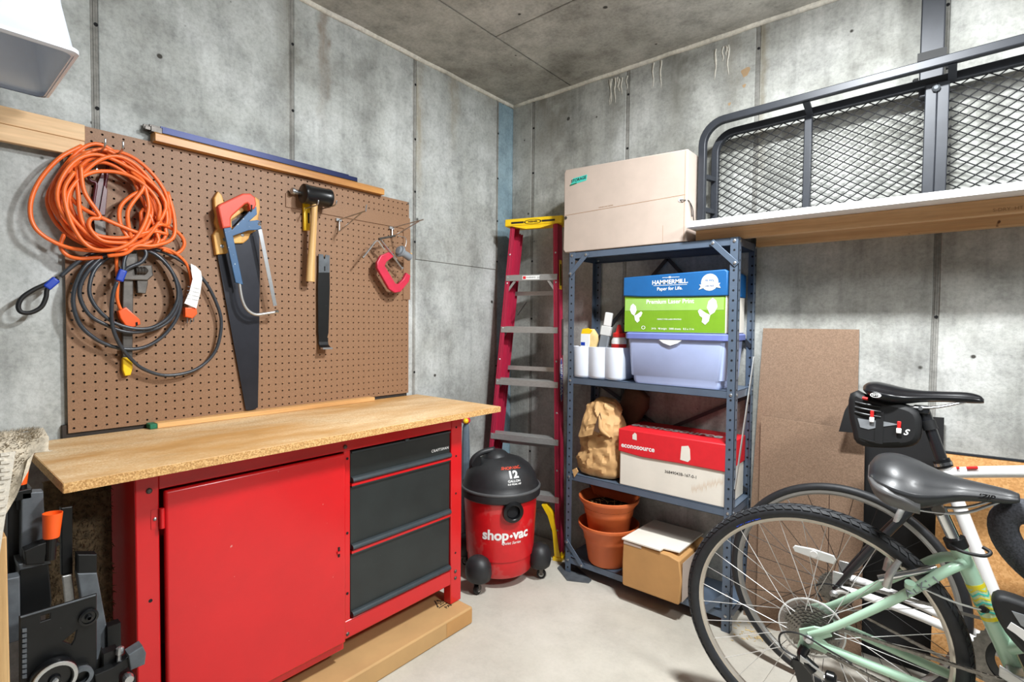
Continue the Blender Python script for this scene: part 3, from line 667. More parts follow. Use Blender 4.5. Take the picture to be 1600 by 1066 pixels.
build(MB().tube(catmull([c4(*p, .09) for p in ((730, 480), (745, 420), (740, 380), (722, 360), (700, 355), (650, 345))], 4), .0016, 6), 'wire_hanger', M['steel'], tp, smooth=180)
build(MB().lathe([(.004, 0), (.005, .003), (.003, .008)], c4(790, 545, .09), (0, 1, 0), 10), 'brass_nut', M['beech'], tp)

# ================================================================== bench, cabinet, carton
BT = 0.850
wt = thing('bench_top', 'long worn particle board worktop lying on the red cabinet', 'worktop', (0.29, -1.39, BT - 0.022))
build(MB().box(0.024, 0.547, -2.078, -0.712, BT - 0.0005 - 0.021, BT), 'top', M['bench'], wt, bevel=0.0012)
e = 0.0012
build(MB().box(0.547, 0.5482, -2.078, -0.712, BT - 0.0215, BT - 0.0008), 'front_edge', M['benchedge'], wt)
build(MB().box(0.024, 0.547, -2.0792, -2.078, BT - 0.0215, BT - 0.0008), 'end_edge', M['benchedge'], wt)
build(MB().box(0.0205, 0.060, -1.775, -0.975, BT + 0.0006, BT + 0.0165), 'wood_strip', M['strip'], None, label='slim pale wooden strip lying along the back of the worktop', cat='board', bevel=0.001)
build(MB().box(0.0205, 0.060, -1.795, -1.7755, BT + 0.0006, BT + 0.0160), 'green_block', M['green'], None, label='small green painted block at the end of the pale wooden strip', cat='block', bevel=0.002)

CT = BT - 0.0225          # cabinet top
XF = 0.455
cb = thing('tool_cabinet', 'red steel tool cabinet with one door and three black drawers', 'cabinet', (0.24, -1.387, 0.0))
body = MB().box(0.035, 0.447, -1.930, -1.926, 0.10, CT).box(0.035, 0.447, -0.848, -0.844, 0.10, CT).box(0.035, 0.039, -1.93, -0.844, 0.10, CT).box(0.035, 0.447, -1.93, -0.844, 0.150, 0.154).box(0.035, 0.447, -1.362, -1.358, 0.154, CT)
build(body, 'body', M['red'], cb)
def post(x0, x1, y0, y1, z0): return build(MB().box(x0, x1, y0, y1, z0, CT), 'post', M['red'], cb, bevel=0.003)
post(0.415, XF, -0.898, -0.840, 0.069); post(0.415, XF, -1.934, -1.884, 0.069); post(0.03, 0.06, -0.898, -0.840, 0.0); post(0.03, 0.06, -1.934, -1.884, 0.0)
build(MB().box(0.425, XF - 0.001, -1.884, -0.898, 0.770, CT), 'top_rail', M['red'], cb, bevel=0.002)
build(MB().box(0.425, XF - 0.001, -1.372, -1.349, 0.150, 0.770), 'stile', M['red'], cb, bevel=0.002)
build(MB().box(0.415, XF + 0.002, -1.372, -0.898, 0.150, 0.210), 'bottom_rail', M['red'], cb, bevel=0.004)
build(MB().box(0.425, XF - 0.001, -1.884, -1.372, 0.120, 0.165), 'bottom_rail', M['red'], cb, bevel=0.003)
dr = build(MB().box(XF - 0.004, XF + 0.016, -1.876, -1.375, 0.150, 0.766), 'door', M['red'], cb, bevel=0.006, seg=3)
for z in (0.70, 0.24):
    hg = build(MB().box(XF - 0.0005, XF + 0.0015, -1.902, -1.880, z - 0.024, z + 0.024), 'hinge', M['red'], cb)
    build(MB().lathe([(.006, 0), (.006, .05)], (XF + .008, -1.8805, z - .025), (0, 0, 1), 12), 'knuckle', M['red'], hg, smooth=40)
    build(MB().lathe([(.004, 0), (.004, .002), (.002, .0035)], (XF + .0015, -1.894, z), (1, 0, 0), 10), 'screw', M['steel'], hg)
lt = build(MB().box(XF + 0.016, XF + 0.018, -1.404, -1.398, 0.440, 0.472), 'latch', M['hole'], dr)
build(MB().box(XF + 0.016, XF + 0.021, -1.408, -1.396, 0.452, 0.459), 'latch_tongue', M['red'], dr)
for (y, z) in ((-1.905, .775), (-1.905, .50), (-1.36, .745), (-1.36, .50), (-1.36, .30), (-.872, .775), (-.872, .66), (-.872, .51), (-.872, .27)):
    build(MB().lathe([(.0045, 0), (.0045, .0006)], (XF - .0002, y, z), (1, 0, 0), 10), 'bolt_hole', M['hole'], cb)
for (y, z) in ((-1.905, .772), (-.872, .195), (-.872, .168), (-1.36, .165), (-1.368, .785)):
    build(MB().lathe([(.007, 0), (.007, .002), (.0045, .004), (.002, .0045)], (XF, y, z), (1, 0, 0), 8), 'bolt', M['dsteel'], cb)
for (z0, z1) in ((0.664, 0.763), (0.440, 0.650), (0.216, 0.426)):
    d = build(MB().box(0.40, XF - 0.006, -1.345, -0.901, z0, z1), 'drawer', M['drawer'], cb, bevel=0.002)
    build(plate_mb([[(0, 0), (.012, .002), (.016, .008), (.013, .016), (.004, .020), (0, .020)]], lambda a, b, c, z=z0: Vector((XF - .006 + a, -1.123 + c, z - .004 + b)), .440), 'drawer_lip', M['lip'], d, smooth=50)
    build(MB().box(XF - .006, XF + .001, -1.343, -0.903, z1 - .004, z1 + .001), 'upper_edge', M['lip'], d)
    if z0 > .6:
        lettering('CRAFTSMAN', .0145, face((XF - .0052, -.952, .700), (0, 1, 0), (0, 0, 1)), M['tag'], d, bold=.012, spacing=1.1)
        build(MB().box(XF - .006, XF + .004, -1.128, -1.110, z1 - .002, z1 + .006), 'catch', M['lip'], d)

for (za, zb) in ((.651, .6595), (.427, .4355)): build(MB().box(XF - .010, XF + .003, -1.345, -.901, za, zb), 'drawer_divider', M['red'], cb)
fb = thing('flat_carton', 'long flat brown carton lying under the front of the red cabinet', 'carton', (0.42, -1.4, 0))
build(MB().box(0.300, 0.527, -1.985, -0.846, 0.0, 0.0670), 'carton', M['kraft'], fb, bevel=0.006, seg=2)
build(MB().box(0.5272, 0.5282, -0.985, -0.850, 0.006, 0.060), 'tape', M['kraft3'], fb)
# recycling mark "20 PAP": three bent arrows
mkc = W(689, 943, 'z', .0676); mk = face(mkc, (-.05, 1, 0), (-1, -.05, 0))
rc = MB()
for k in range(3):
    a = radians(90 + 120 * k); b = radians(90 + 120 * (k + 1)); r = .036
    p, q = Vector((r * cos(a), r * sin(a))), Vector((r * cos(b), r * sin(b)))
    d = (q - p).normalized(); n = Vector((-d.y, d.x))
    s0, s1 = p + d * .008, q - d * .014
    rc.add([mk(*(s0 + n * .0024)), mk(*(s0 - n * .0024)), mk(*(s1 - n * .0024)), mk(*(s1 + n * .0024))], [(0, 1, 2, 3)])
    rc.add([mk(*(s1 + n * .006)), mk(*(s1 - n * .006)), mk(*(s1 + d * .009))], [(0, 1, 2)])
    rc.add([mk(*(p + d * .004 + n * .0024)), mk(*(p - d * .001 - n * .003)), mk(*(p + d * .008 - n * .0024)), mk(*(p + d * .008 + n * .0024))], [(0, 1, 2, 3)])
build(rc, 'recycling_mark', M['ink'], fb, recalc=False)
lettering('20', .026, lambda a, b, c=0: mk(a, b + .0 - .001), M['ink'], fb, bold=.02)
lettering('PAP', .023, lambda a, b, c=0: mk(a + .006, b - .037), M['ink'], fb, bold=.02)

# ================================================================== shop vacuum
VC = Vector((0.350, -0.480, 0.0))
va = thing('shop_vacuum', 'dusty red and black wet dry vacuum standing beside the ladder', 'vacuum', VC)
build(MB().lathe([(.120, .050), (.143, .052), (.150, .060), (.1525, .130), (.157, .1315), (.166, .30), (.171, .405), (.150, .41)], VC, (0, 0, 1), 48), 'tank', M['vacred'], va, smooth=40)
lid = build(MB().lathe([(.160, .398), (.180, .396), (.186, .402), (.187, .424), (.184, .438), (.176, .446), (.171, .464), (.160, .496), (.138, .528), (.102, .554), (.05, .572), (.001, .576)], VC, (0, 0, 1), 48), 'lid', M['blkdust'], va, smooth=40)
build(MB().lathe([(.1865, .432), (.1885, .436), (.1865, .441), (.180, .443)], VC, (0, 0, 1), 48, False), 'rim_band', M['rimband'], lid, smooth=60)
vd = (CAM - VC); vd.z = 0; vd.normalize(); vs_ = Vector((-vd.y, vd.x, 0))       # towards the room, and to the viewer's right
def vp(u, v, z): return VC + vs_ * u + vd * v + Vector((0, 0, z))
# motor hump with carry handle
rings = []
for (t, w, h) in ((-.135, .045, .49), (-.12, .075, .535), (-.07, .085, .580), (-.02, .085, .600), (.02, .080, .598), (.045, .06, .585), (.058, .04, .565)):
    rings.append([vp(-.02 + w * cos(a) * (1 if abs(cos(a)) < .7 else 1), t, .44 + (h - .44) * (abs(sin(a)) ** .6)) for a in [pi * k / 12 for k in range(13)]])
build(MB().loft(rings, False, True), 'motor_cover', M['blkdust'], lid, smooth=60)
build(MB().tube(catmull([vp(-.135, .02, .50), vp(-.13, .025, .555), vp(-.09, .02, .588), vp(-.03, .0, .600)], 5), .013, 10), 'carry_handle', M['blkdust'], lid, smooth=180)
build(MB().lathe([(.001, 0), (.026, .001), (.03, .006), (.001, .007)], vp(-.108, .045, .548), vp(-.6, .6, .5) - vp(0, 0, 0), 18), 'vent_recess', M['hole'], lid)
# lid lettering, laid on the dome
LIDP = [(.176, .446), (.171, .464), (.160, .496), (.138, .528), (.102, .554), (.05, .572)]
def lidmap(a0, s0):
    def f(a, b, c=0):
        s = s0 + b; acc = 0
        for (ra, za), (rb, zb) in zip(LIDP, LIDP[1:]):
            l = sqrt((ra - rb) ** 2 + (za - zb) ** 2)
            if s <= acc + l or rb == .05:
                t = (s - acc) / l; rr_ = ra + (rb - ra) * t; z = za + (zb - za) * t
                nr, nz = (zb - za) / l, (ra - rb) / l; break
            acc += l
        th = a0 + a / .14
        return VC + (vd * cos(th) + vs_ * sin(th)) * (rr_ + nr * .0022) + Vector((0, 0, z + nz * .0022))
    return f
A0 = radians(22)
lettering('SHOP-VAC', .022, lidmap(A0, .112), M['sawred'], lid, bold=.03, shear=.2)
lettering('12', .046, lidmap(A0, .078), M['tag'], lid, bold=.045)
lettering('GALLON', .013, lidmap(A0, .050), M['tag'], lid, bold=.02)
lettering('6.0 PEAK HP', .010, lidmap(A0, .037), M['tag'], lid, bold=.02)
# hose port
pa = radians(18); pdv = vd * cos(pa) + vs_ * sin(pa); pc = VC + pdv * .167 + Vector((0, 0, .365))
pt = build(MB().lathe([(.046, 0), (.048, .012), (.046, .022), (.033, .026), (.030, .024), (.027, .0), (.001, -.004)], pc, pdv, 28, False), 'hose_port', M['blkg'], va, smooth=40)
build(MB().lathe([(.001, 0), (.027, .0005)], pc + pdv * .0085, pdv, 24), 'port_opening', M['hole'], pt)
def tankmap(z0, a0, r0=.164, k=.06):
    def f(a, b, c=0):
        z = z0 + b; r = .157 + (z - .1315) * .0535 + .0012; t = a0 + a / r
        return VC + (vd * cos(t) + vs_ * sin(t)) * r + Vector((0, 0, z))
    return f
lettering('shop', .062, lambda a, b, c=0, f=tankmap(.255, radians(11)): f(a - .053, b), M['tag'], va, bold=.035)
lettering('vac', .062, lambda a, b, c=0, f=tankmap(.255, radians(11)): f(a + .068, b), M['tag'], va, bold=.035)
build(MB().add([tankmap(.255, radians(11))(.0185 + .007 * cos(k * pi / 6), -.004 + .007 * sin(k * pi / 6)) for k in range(12)], [list(range(12))]), 'lettering', M['tag'], va, recalc=False)
lettering('Quiet Series', .018, tankmap(.220, radians(18)), M['tag'], va, bold=.01, shear=.3)
for k, ang in enumerate((-30, 82, 158, 238)):
    a = radians(ang); dv = vd * cos(a) + vs_ * sin(a); sd = Vector((-dv.y, dv.x, 0)); c = VC + dv * .188
    cs = build(MB().loft([[c + dv * (.050 * cos(t) * s) + sd * (.057 * sin(t) * s) + Vector((0, 0, z)) for t in [2 * pi * i / 16 for i in range(16)]] for z, s in ((.058, .80), (.066, .98), (.09, 1.08), (.125, 1.04), (.150, .80), (.163, .45), (.167, .1))]), 'caster_housing', M['blkdust'], va, smooth=60)
    wc = c + dv * .008 + Vector((0, 0, .0215))
    build(MB().lathe([(.006, -.010), (.0205, -.009), (.0215, -.004), (.0215, .004), (.0205, .009), (.006, .010)], wc, sd, 20), 'wheel', M['blk'], cs, smooth=40)
    build(MB().lathe([(.011, -.0115), (.011, .0115)], wc, sd, 14), 'hub', M['alu'], cs)
    build(MB().obox(wc + Vector((0, 0, .022)) - sd * .012, (.016, .003, .05), dv, sd, (0, 0, 1)).obox(wc + Vector((0, 0, .022)) + sd * .012, (.016, .003, .05), dv, sd, (0, 0, 1)).obox(wc + Vector((0, 0, .045)), (.02, .03, .006), dv, sd, (0, 0, 1)), 'fork', M['dsteel'], cs)
    build(MB().lathe([(.005, 0), (.005, .003)], c + dv * .044 + Vector((0, 0, .11)), dv + Vector((0, 0, .2)), 8), 'screw_recess', M['hole'], cs)

# ---- slate umbrella behind the cabinet's corner
U0 = W(728, 652, 'x', 0.10); US = U0.z / .772; U0 = Vector((U0.x, U0.y, 0))
um = thing('folded_umbrella', 'slate grey folded umbrella with a yellow and red top standing between cabinet and vacuum', 'umbrella', U0)
def uz(L): return [(q, z * US) for q, z in L]
build(MB().lathe(uz([(.006, .02), (.013, .05), (.022, .35), (.021, .60), (.017, .715), (.012, .735)]), U0, (0, 0, 1), 10), 'canopy', M['umb'], um, smooth=30)
build(MB().lathe([(.004, 0), (.004, .03)], U0, (0, 0, 1), 8), 'ferrule', M['steel'], um)
zb = .734 * US
build(MB().lathe([(.008, zb), (.020, zb + .008), (.024, zb + .02), (.018, zb + .033), (.004, zb + .038)], U0, (0, 0, 1), 14), 'strap_ball', M['clampred'], um, smooth=60)
build(MB().lathe([(.002, 0), (.012, .002), (.014, .010), (.007, .018)], U0 + Vector((.012, -.012, zb + .018)), (.7, -.7, .3), 12), 'button', M['yellow'], um, smooth=60)
build(MB().tube(catmull([U0 + Vector((0, 0, zb + .036)), U0 + Vector((.004, .004, zb + .051)), U0 + Vector((.0, .014, zb + .056)), U0 + Vector((0, .02, zb + .044))], 4), .005, 8), 'hook', M['blk'], um, smooth=180)

# ================================================================== step ladder
la = thing('step_ladder', 'folded red fibreglass step ladder with yellow cap leaning in the corner', 'ladder', (0.255, -0.225, 0))
LB = Vector((0.262, -0.232, 0)); LU = Vector((.961, .275, 0)); LV = Vector((-.275, .961, 0))
def lp(u, v, z):
    t = z / 1.72
    return LB + LU * (u + .045 * t) + LV * (v + .050 * t) + Vector((0, 0, z))
def hw(z): return .228 - .098 * z / 1.72       # half width at height z
ZT = 1.700
for s, nm in ((-1, 0), (1, 1)):
    def chan(v0, v1, w0, z0, z1, inset=0.0):
        mb = MB()
        def q(u, v): return [lp(s * (hw(z) - inset) + u * -s, v, z) for z in (z0, z1)]
        for (ua, ub, va_, vb) in ((0, .0035, v0, v1), (0, w0, v0, v0 + .0035), (0, w0, v1 - .0035, v1)):
            a, b, c, d = q(ua, va_), q(ub, va_), q(ub, vb), q(ua, vb)
            mb.add([a[0], b[0], c[0], d[0], a[1], b[1], c[1], d[1]], [(0,3,2,1),(4,5,6,7),(0,1,5,4),(1,2,6,5),(2,3,7,6),(3,0,4,7)])
        return mb
    fr_ = build(chan(0, .066, .026, 0.010, ZT), 'front_rail', M['lad'], la)
    build(chan(.072, .105, .020, 0.05, ZT - .03, .012), 'rear_rail', M['lad'], la)
    build(MB().tube([lp(s * (hw(z) - .0005) - s * .013, -.0006, z) for z in (.01, ZT)], .0022, 6), 'rail_rib', M['lad'], fr_, smooth=60)
    # yellow shoe brace under the lowest step
    ft = []
    for (du, z) in ((0, 0.0), (.034, 0.0), (.040, .03), (.026, .10), (.040, .19), (.075, .27), (.095, .285), (.085, .255), (.055, .18)): ft.append((du, z))
    out = [(0, 0), (.030, 0), (.034, .05), (.042, .14), (.066, .215), (.100, .268), (.075, .272), (.040, .225), (.020, .14), (.010, .06), (.0, .02)]
    mb = MB(); mb.prism(out, lambda a, b, t, s=s: lp(s * (hw(b) - a) + s * .004, t, b), -.006, .030)
    build(mb, 'foot_brace', M['yellow'], la)
    build(MB().loft([[lp(s * (hw(0) - .012 + e * .024), v, z) for e, v in ((-1, -.012), (1, -.012), (1, .082), (-1, .082))] for z in (0.0, .016)]), 'shoe', M['yellow'], la)
    for z in (1.43, 1.40, 1.165, .885, .60, .30, 1.55, 1.0, .74, .45, .15):
        build(MB().lathe([(.005, 0), (.005, .0015), (.003, .003)], lp(s * (hw(z) - .013), -.001, z), -LV, 8), 'rivet', M['alu'], fr_)
for z in (1.442, 1.172, .896, .606, .316):
    h = hw(z) - .004; t = .030
    st = MB()
    def q(u, v, zz): return lp(u, v, zz)
    st.add([q(-h, -.003, z - t), q(h, -.003, z - t), q(h, .006, z - t), q(-h, .006, z - t), q(-h, -.003, z), q(h, -.003, z), q(h, .006, z), q(-h, .006, z)], [(0,3,2,1),(4,5,6,7),(0,1,5,4),(1,2,6,5),(2,3,7,6),(3,0,4,7)])
    st.add([q(-h, .006, z - .004), q(h, .006, z - .004), q(h, .066, z - .004), q(-h, .066, z - .004), q(-h, .006, z), q(h, .006, z), q(h, .066, z), q(-h, .066, z)], [(0,3,2,1),(4,5,6,7),(0,1,5,4),(1,2,6,5),(2,3,7,6),(3,0,4,7)])
    for k in range(5):
        v = .010 + k * .012
        st.add([q(-h, v, z), q(h, v, z), q(h, v + .004, z), q(-h, v + .004, z), q(-h, v, z + .002), q(h, v, z + .002), q(h, v + .004, z + .002), q(-h, v + .004, z + .002)], [(0,3,2,1),(4,5,6,7),(0,1,5,4),(1,2,6,5),(2,3,7,6),(3,0,4,7)])
    sp = build(st, 'step', M['alu'], la)
    if z > 1.4:
        c = lp(.0, -.0045, z - .015)
        build(MB().obox(c, (.095, .0006, .020), LU, LV, (0, 0, 1)), 'sticker', M['tag'], sp)
        lettering('WARNING  ||||||', .011, face(lp(.012, -.0052, z - .015), LU, (0, 0, 1)), M['ink'], sp)
        build(MB().obox(lp(-.036, -.0052, z - .015), (.016, .0004, .014), LU, LV, (0, 0, 1)), 'sticker_mark', M['ered'], sp)
        for s in (-1, 1):
            build(MB().bar(lp(s * (h - .008), .004, z - .085), lp(s * (h - .050), .004, z - .030), .012, .004, LV), 'step_brace', M['alu'], sp)
    elif z < 1.2 and z > .25:
        for s in (-1, 1): build(MB().bar(lp(s * (h - .002), .03, z - .05), lp(s * (h - .03), .03, z - .006), .012, .004, LV), 'step_brace', M['alu'], sp)
cz = ZT
cap = MB().loft([[lp(u, v, z) for u, v in ((-.158, -.014), (.158, -.014), (.158, .112), (-.158, .112))] for z in (cz - .004, cz + .034)])
cp_ = build(cap, 'top_cap', M['yellow'], la, bevel=.005, seg=3)
build(MB().loft([[lp(u, v, z) for u, v in ((-w, -.012), (w, -.012), (w, .006), (-w, .006))] for z, w in ((cz - .022, .040), (cz - .012, .085), (cz - .004, .120))]), 'cap_apron', M['yellow'], cp_, smooth=30)
fl = face(lp(.0, -.0150, cz + .012), LU, (0, 0, 1))
mk2 = MB()
for u in (-.085, .085): mk2.add([fl(u - .035, -.004, .001), fl(u + .035, -.004, .001), fl(u + .035, .005, .001), fl(u - .035, .005, .001)], [(0, 1, 2, 3)])
mk2.loft([[fl(.048 * cos(a) * k, .012 * sin(a) * k, .001) for a in [2 * pi * i / 28 for i in range(28)]] for k in (1.0, .86)], False, False)
build(mk2, 'printed_mark', M['ink'], cp_, recalc=False)
lettering('WERNER', .013, lambda a, b, c=0: fl(a, b, .0012), M['ink'], cp_, bold=.02)
for z in (1.35, .95, .55, .2): build(MB().obox(lp(0, .09, z), (2 * hw(z) - .04, .012, .022), LU, LV, (0, 0, 1)), 'rear_brace', M['alu'], la)
build(MB().bar(lp(-.045, .05, 1.305), lp(-.085, .03, 1.235), .010, .014, LV), 'spreader', M['dsteel'], la)
# stickers on the right rail's outer face
def rail_out(z, v): return lp(hw(z) + .0012, v, z)
nu = LV.copy(); up = (rail_out(1.0, .03) - rail_out(.9, .03)).normalized()
ov = build(MB().add([rail_out(.905, .033) + nu * .024 * cos(a) + up * .112 * sin(a) + LU * .0008 for a in [2 * pi * k / 32 for k in range(32)]], [list(range(32))]), 'oval_sticker', M['tag'], la, recalc=False)
build(MB().add([rail_out(.905, .033) + nu * .0205 * cos(a) + up * .107 * sin(a) + LU * .0014 for a in [2 * pi * k / 32 for k in range(32)]], [list(range(32))]), 'sticker_field', M['blue'], ov, recalc=False)
lettering('WERNER', .040, lambda a, b, c=0: rail_out(.905, .033) + LU * .002 + up * a - nu * b, M['tag'], ov, bold=.02, shear=.2)
sk = build(MB().obox(rail_out(1.44, .034), (.0012, .034, .150), LU, nu, up), 'caution_sticker', M['yellow'], la)
build(MB().obox(rail_out(1.44, .034) + LU * .0008, (.0004, .020, .110), LU, nu, up), 'sticker_print', M['ink'], sk)
build(MB().bar(rail_out(1.215, .045) + LU * .006, rail_out(1.03, .040) + LU * .006, .008, .006, LU), 'spreader_arm', M['dsteel'], la)

# ---- white hood of the lamp hung above the bench
lh = thing('lamp_hood', 'white flared plastic lamp hood hanging high at the top left', 'lamp', (0.33, -2.20, 1.75))
def ring(h, z, cx=.33, cy=-2.22, n=3):
    pts = []
    for (sx, sy) in ((1, -1), (1, 1), (-1, 1), (-1, -1)):
        for k in range(4):
            a = atan2(sy, sx) + (k - 1.5) * radians(22)
            pts.append(Vector((cx + sx * (h - .02) + .02 * cos(a), cy + sy * (h * 1.05 - .02) + .02 * sin(a), z)))
    return pts
prof = [(.173, 1.747), (.180, 1.750), (.180, 1.758), (.172, 1.764), (.166, 1.80), (.158, 1.85), (.150, 1.92), (.143, 2.0), (.10, 2.05), (.03, 2.07)]
build(MB().loft([ring(h, z) for h, z in prof], False, False), 'hood', M['white'], lh, smooth=50)
build(MB().loft([ring(h - .004, z) for h, z in prof[:-2]], False, False), 'liner', M['white'], lh, smooth=50)
build(MB().rod((.33, -2.22, 2.06), (.33, -2.22, CEIL), .006, 8), 'stem', M['white'], lh)
build(MB().lathe([(.02, 1.99), (.022, 1.96), (.034, 1.90), (.034, 1.87), (.02, 1.85), (.001, 1.846)], (.33, -2.22, 0), (0, 0, 1), 16), 'bulb', M['white'], lh, smooth=60)

# ================================================================== steel shelving unit
SX0, SX1, SY0, SY1, SH = 0.5642, 1.3262, -0.2500, -0.0080, 1.524
SZ = {'top': 1.524, 'upper': 0.938, 'middle': 0.480, 'low': 0.078}
su = thing('steel_shelving', 'grey slotted angle steel shelving unit standing against the back wall', 'shelving', (0.945, -0.129, 0))
def angle(cx, cy, sx, sy):
    w, t = .031, .0018
    mb = MB().box(*sorted((cx, cx + sx * w)), *sorted((cy, cy + sy * t)), 0, SH).box(*sorted((cx, cx + sx * t)), *sorted((cy, cy + sy * w)), 0, SH)
    p = build(mb, 'post', M['shelf'], su)
    hl = MB()
    for k in range(40):
        z = .028 + k * .0381
        hl.lathe([(.0042, 0), (.0042, .0005)], (cx + sx * .016, cy - sy * .0003, z), (0, -sy, 0), 8)
        hl.lathe([(.0042, 0), (.0042, .0005)], (cx - sx * .0003, cy + sy * .016, z), (-sx, 0, 0), 8)
        hl.lathe([(.0042, 0), (.0042, .0005)], (cx + sx * .016, cy + sy * (t + .0003), z), (0, sy, 0), 8)
    build(hl, 'slot_holes', M['hole'], p, kind='stuff')
    return p
angle(SX0, SY0, 1, 1); angle(SX1, SY0, -1, 1); angle(SX0, SY1, 1, -1); angle(SX1, SY1, -1, -1)
def bolt(p, d, par=None): return build(MB().lathe([(.0058, 0), (.0058, .0025), (.003, .004)], p, d, 10), 'bolt', M['steel'], par or su)
for k, z in SZ.items():
    a = .002
    sh = MB().box(SX0 + a, SX1 - a, SY0 + a, SY1 - a, z - .0015, z)
    for b in ((SX0 + a, SX1 - a, SY0 + a, SY0 + a + .0015), (SX0 + a, SX1 - a, SY1 - a - .0015, SY1 - a), (SX0 + a, SX0 + a + .0015, SY0 + a, SY1 - a), (SX1 - a - .0015, SX1 - a, SY0 + a, SY1 - a)): sh.box(*b, z - .030, z)
    for (y0, y1) in ((SY0 + a, SY0 + .014), (SY1 - .014, SY1 - a)): sh.box(SX0 + a, SX1 - a, y0, y1, z - .030, z - .0285)
    s = build(sh, 'shelf', M['shelf'], su)
    for x in (SX0 + .016, SX1 - .016):
        bolt((x, SY0, z - .014), (0, -1, 0)); bolt((x, SY1 + .001 - .003, z - .014), (0, -1, 0))
    for y in (SY0 + .016, SY1 - .016): bolt((SX1, y, z - .014), (1, 0, 0)); bolt((SX0, y, z - .014), (-1, 0, 0))
def gusset(x, sx, z0, z1):
    p0, p1 = (x + sx * .012, SY0 - .002, z0), (x + sx * .095, SY0 - .002, z1)
    g = build(MB().bar(p0, p1, .003, .024, (0, 1, 0)).bar(p0, p1, .003, .024, (0, 1, 0)), 'gusset', M['shelf'], su)
    return g
for sx, x in ((1, SX0), (-1, SX1)):
    for (z0, z1) in ((SH - .098, SH - .016), (.150, .062)):
        d = Vector((sx * .083, 0, z1 - z0)); n = d.normalized(); o = Vector((x + sx * .012, SY0 - .0035, z0))
        g = build(MB().obox(o + d / 2, (d.length + .02, .0025, .022), n, (0, 1, 0), n.cross(Vector((0, 1, 0)))), 'gusset', M['shelf'], su, bevel=.001)
        bolt(o + Vector((0, -.001, 0)), (0, -1, 0), g); bolt(o + d + Vector((0, -.001, 0)), (0, -1, 0), g)
def brace(p, q):
    build(MB().bar(p, q, .0025, .016, (0, 0, 1)), 'brace', M['rack'], su)
yb = SY1 - .006
brace((SX0 + .01, yb, 1.10), (.945, yb, 1.495)); brace((SX1 - .01, yb, 1.10), (.945, yb, 1.495))
brace((SX0 + .01, yb, .90), (SX1 - .01, yb - .004, .50)); brace((SX1 - .01, yb, .90), (SX0 + .01, yb - .004, .50))
build(MB().bar((SX1 + .003, SY0 + .014, .56), (SX1 + .003, SY1 - .012, 1.06), .003, .014, (0, 0, 1)), 'side_brace', M['alu'], su)
fpz = [(W(a, b, 'z', 0).x, W(a, b, 'z', 0).y) for a, b in ((871, 889), (886, 908), (920, 912), (924, 908), (893, 880), (880, 880))]
fp_ = MB().prism(fpz, lambda a, b, t: Vector((a, b, t)), 0.0, .006)
for i, v in enumerate(fp_.v): pass
build(fp_, 'foot_plate', M['greym'], None, label='thin grey metal plate lying under the front left shelving foot', cat='plate')

# ---- generic carton pieces
def carton(name, b, mat, lab, cat='carton', bevel=.004, group=None):
    t = thing(name, lab, cat, ((b[0] + b[1]) / 2, (b[2] + b[3]) / 2, b[4]), group=group)
    build(MB().box(*b), 'carton', mat, t, bevel=bevel, seg=2)
    return t
def front(x, y, z): return face((x, y, z), (1, 0, 0), (0, 0, 1))

# ---- STORAGE carton on top
sb = thing('storage_carton', 'large pale cardboard carton with a teal label on top of the shelving', 'carton', (.825, -.18, SH + .001))
Y0 = -.250
mb = MB(); n = 12
pts = [(.529, 1.540), (.541, 1.526), (.60, 1.526), (1.123, 1.526), (1.123, 1.893), (.537, 1.916), (.529, 1.90), (.531, 1.72)]
mb.prism(pts, lambda a, b, t: Vector((a, t, b)), Y0, -.135)
build(mb, 'carton', M['kraft2'], sb, bevel=.004, seg=2)
build(MB().prism([(.530, 1.7005), (1.115, 1.712), (1.115, 1.7135), (.530, 1.702)], lambda a, b, t: Vector((a, t, b)), Y0 - .0006, Y0), 'flap_seam', M['crease'], sb)
build(MB().box(1.024, 1.0247, Y0 - .0005, Y0, 1.53, 1.60), 'flap_seam', M['crease'], sb)
build(MB().box(1.1126, 1.1136, Y0 - .0005, Y0, 1.53, 1.888), 'flap_seam', M['crease'], sb)
lb = build(MB().prism([(.566, 1.838), (.652, 1.847), (.656, 1.873), (.580, 1.868)], lambda a, b, t: Vector((a, t, b)), Y0 - .0008, Y0), 'label', M['teal'], sb)
lettering('STORAGE', .0185, face((.611, Y0 - .0012, 1.858), (1, 0, .09), (0, 0, 1)), M['ink'], lb, bold=.025)
build(MB().prism([(.563, 1.835), (.600, 1.841), (.600, 1.846), (.563, 1.841)], lambda a, b, t: Vector((a, t, b)), Y0 - .0011, Y0 - .0008), 'label_edge', M['green'], lb)
lettering('4470 SIDE LOAD CARTON', .0062, face((.755, Y0 - .0006, 1.7145), (1, 0, .02), (0, 0, 1)), M['crease'], sb, bold=.01)
for (x, z) in ((1.096, 1.694), (.542, 1.690)):
    g = build(MB().lathe([(.0075, 0), (.0075, .002), (.004, .0025)], (x, Y0, z), (0, -1, 0), 14), 'grommet', M['tag'] if x > 1 else M['dsteel'], sb)
build(MB().tube(catmull([(1.096, Y0 - .003, 1.694), (1.112, Y0 - .006, 1.690), (1.126, -.235, 1.688), (1.1285, -.215, 1.660), (1.1285, -.205, 1.630)], 5), .002, 6), 'string', M['blk'], sb, smooth=180)
build(MB().tube(catmull([(1.124, -.215, 1.685), (1.129, -.20, 1.66), (1.126, -.18, 1.62)], 5), .0016, 6), 'string', M['blk'], sb, smooth=180)

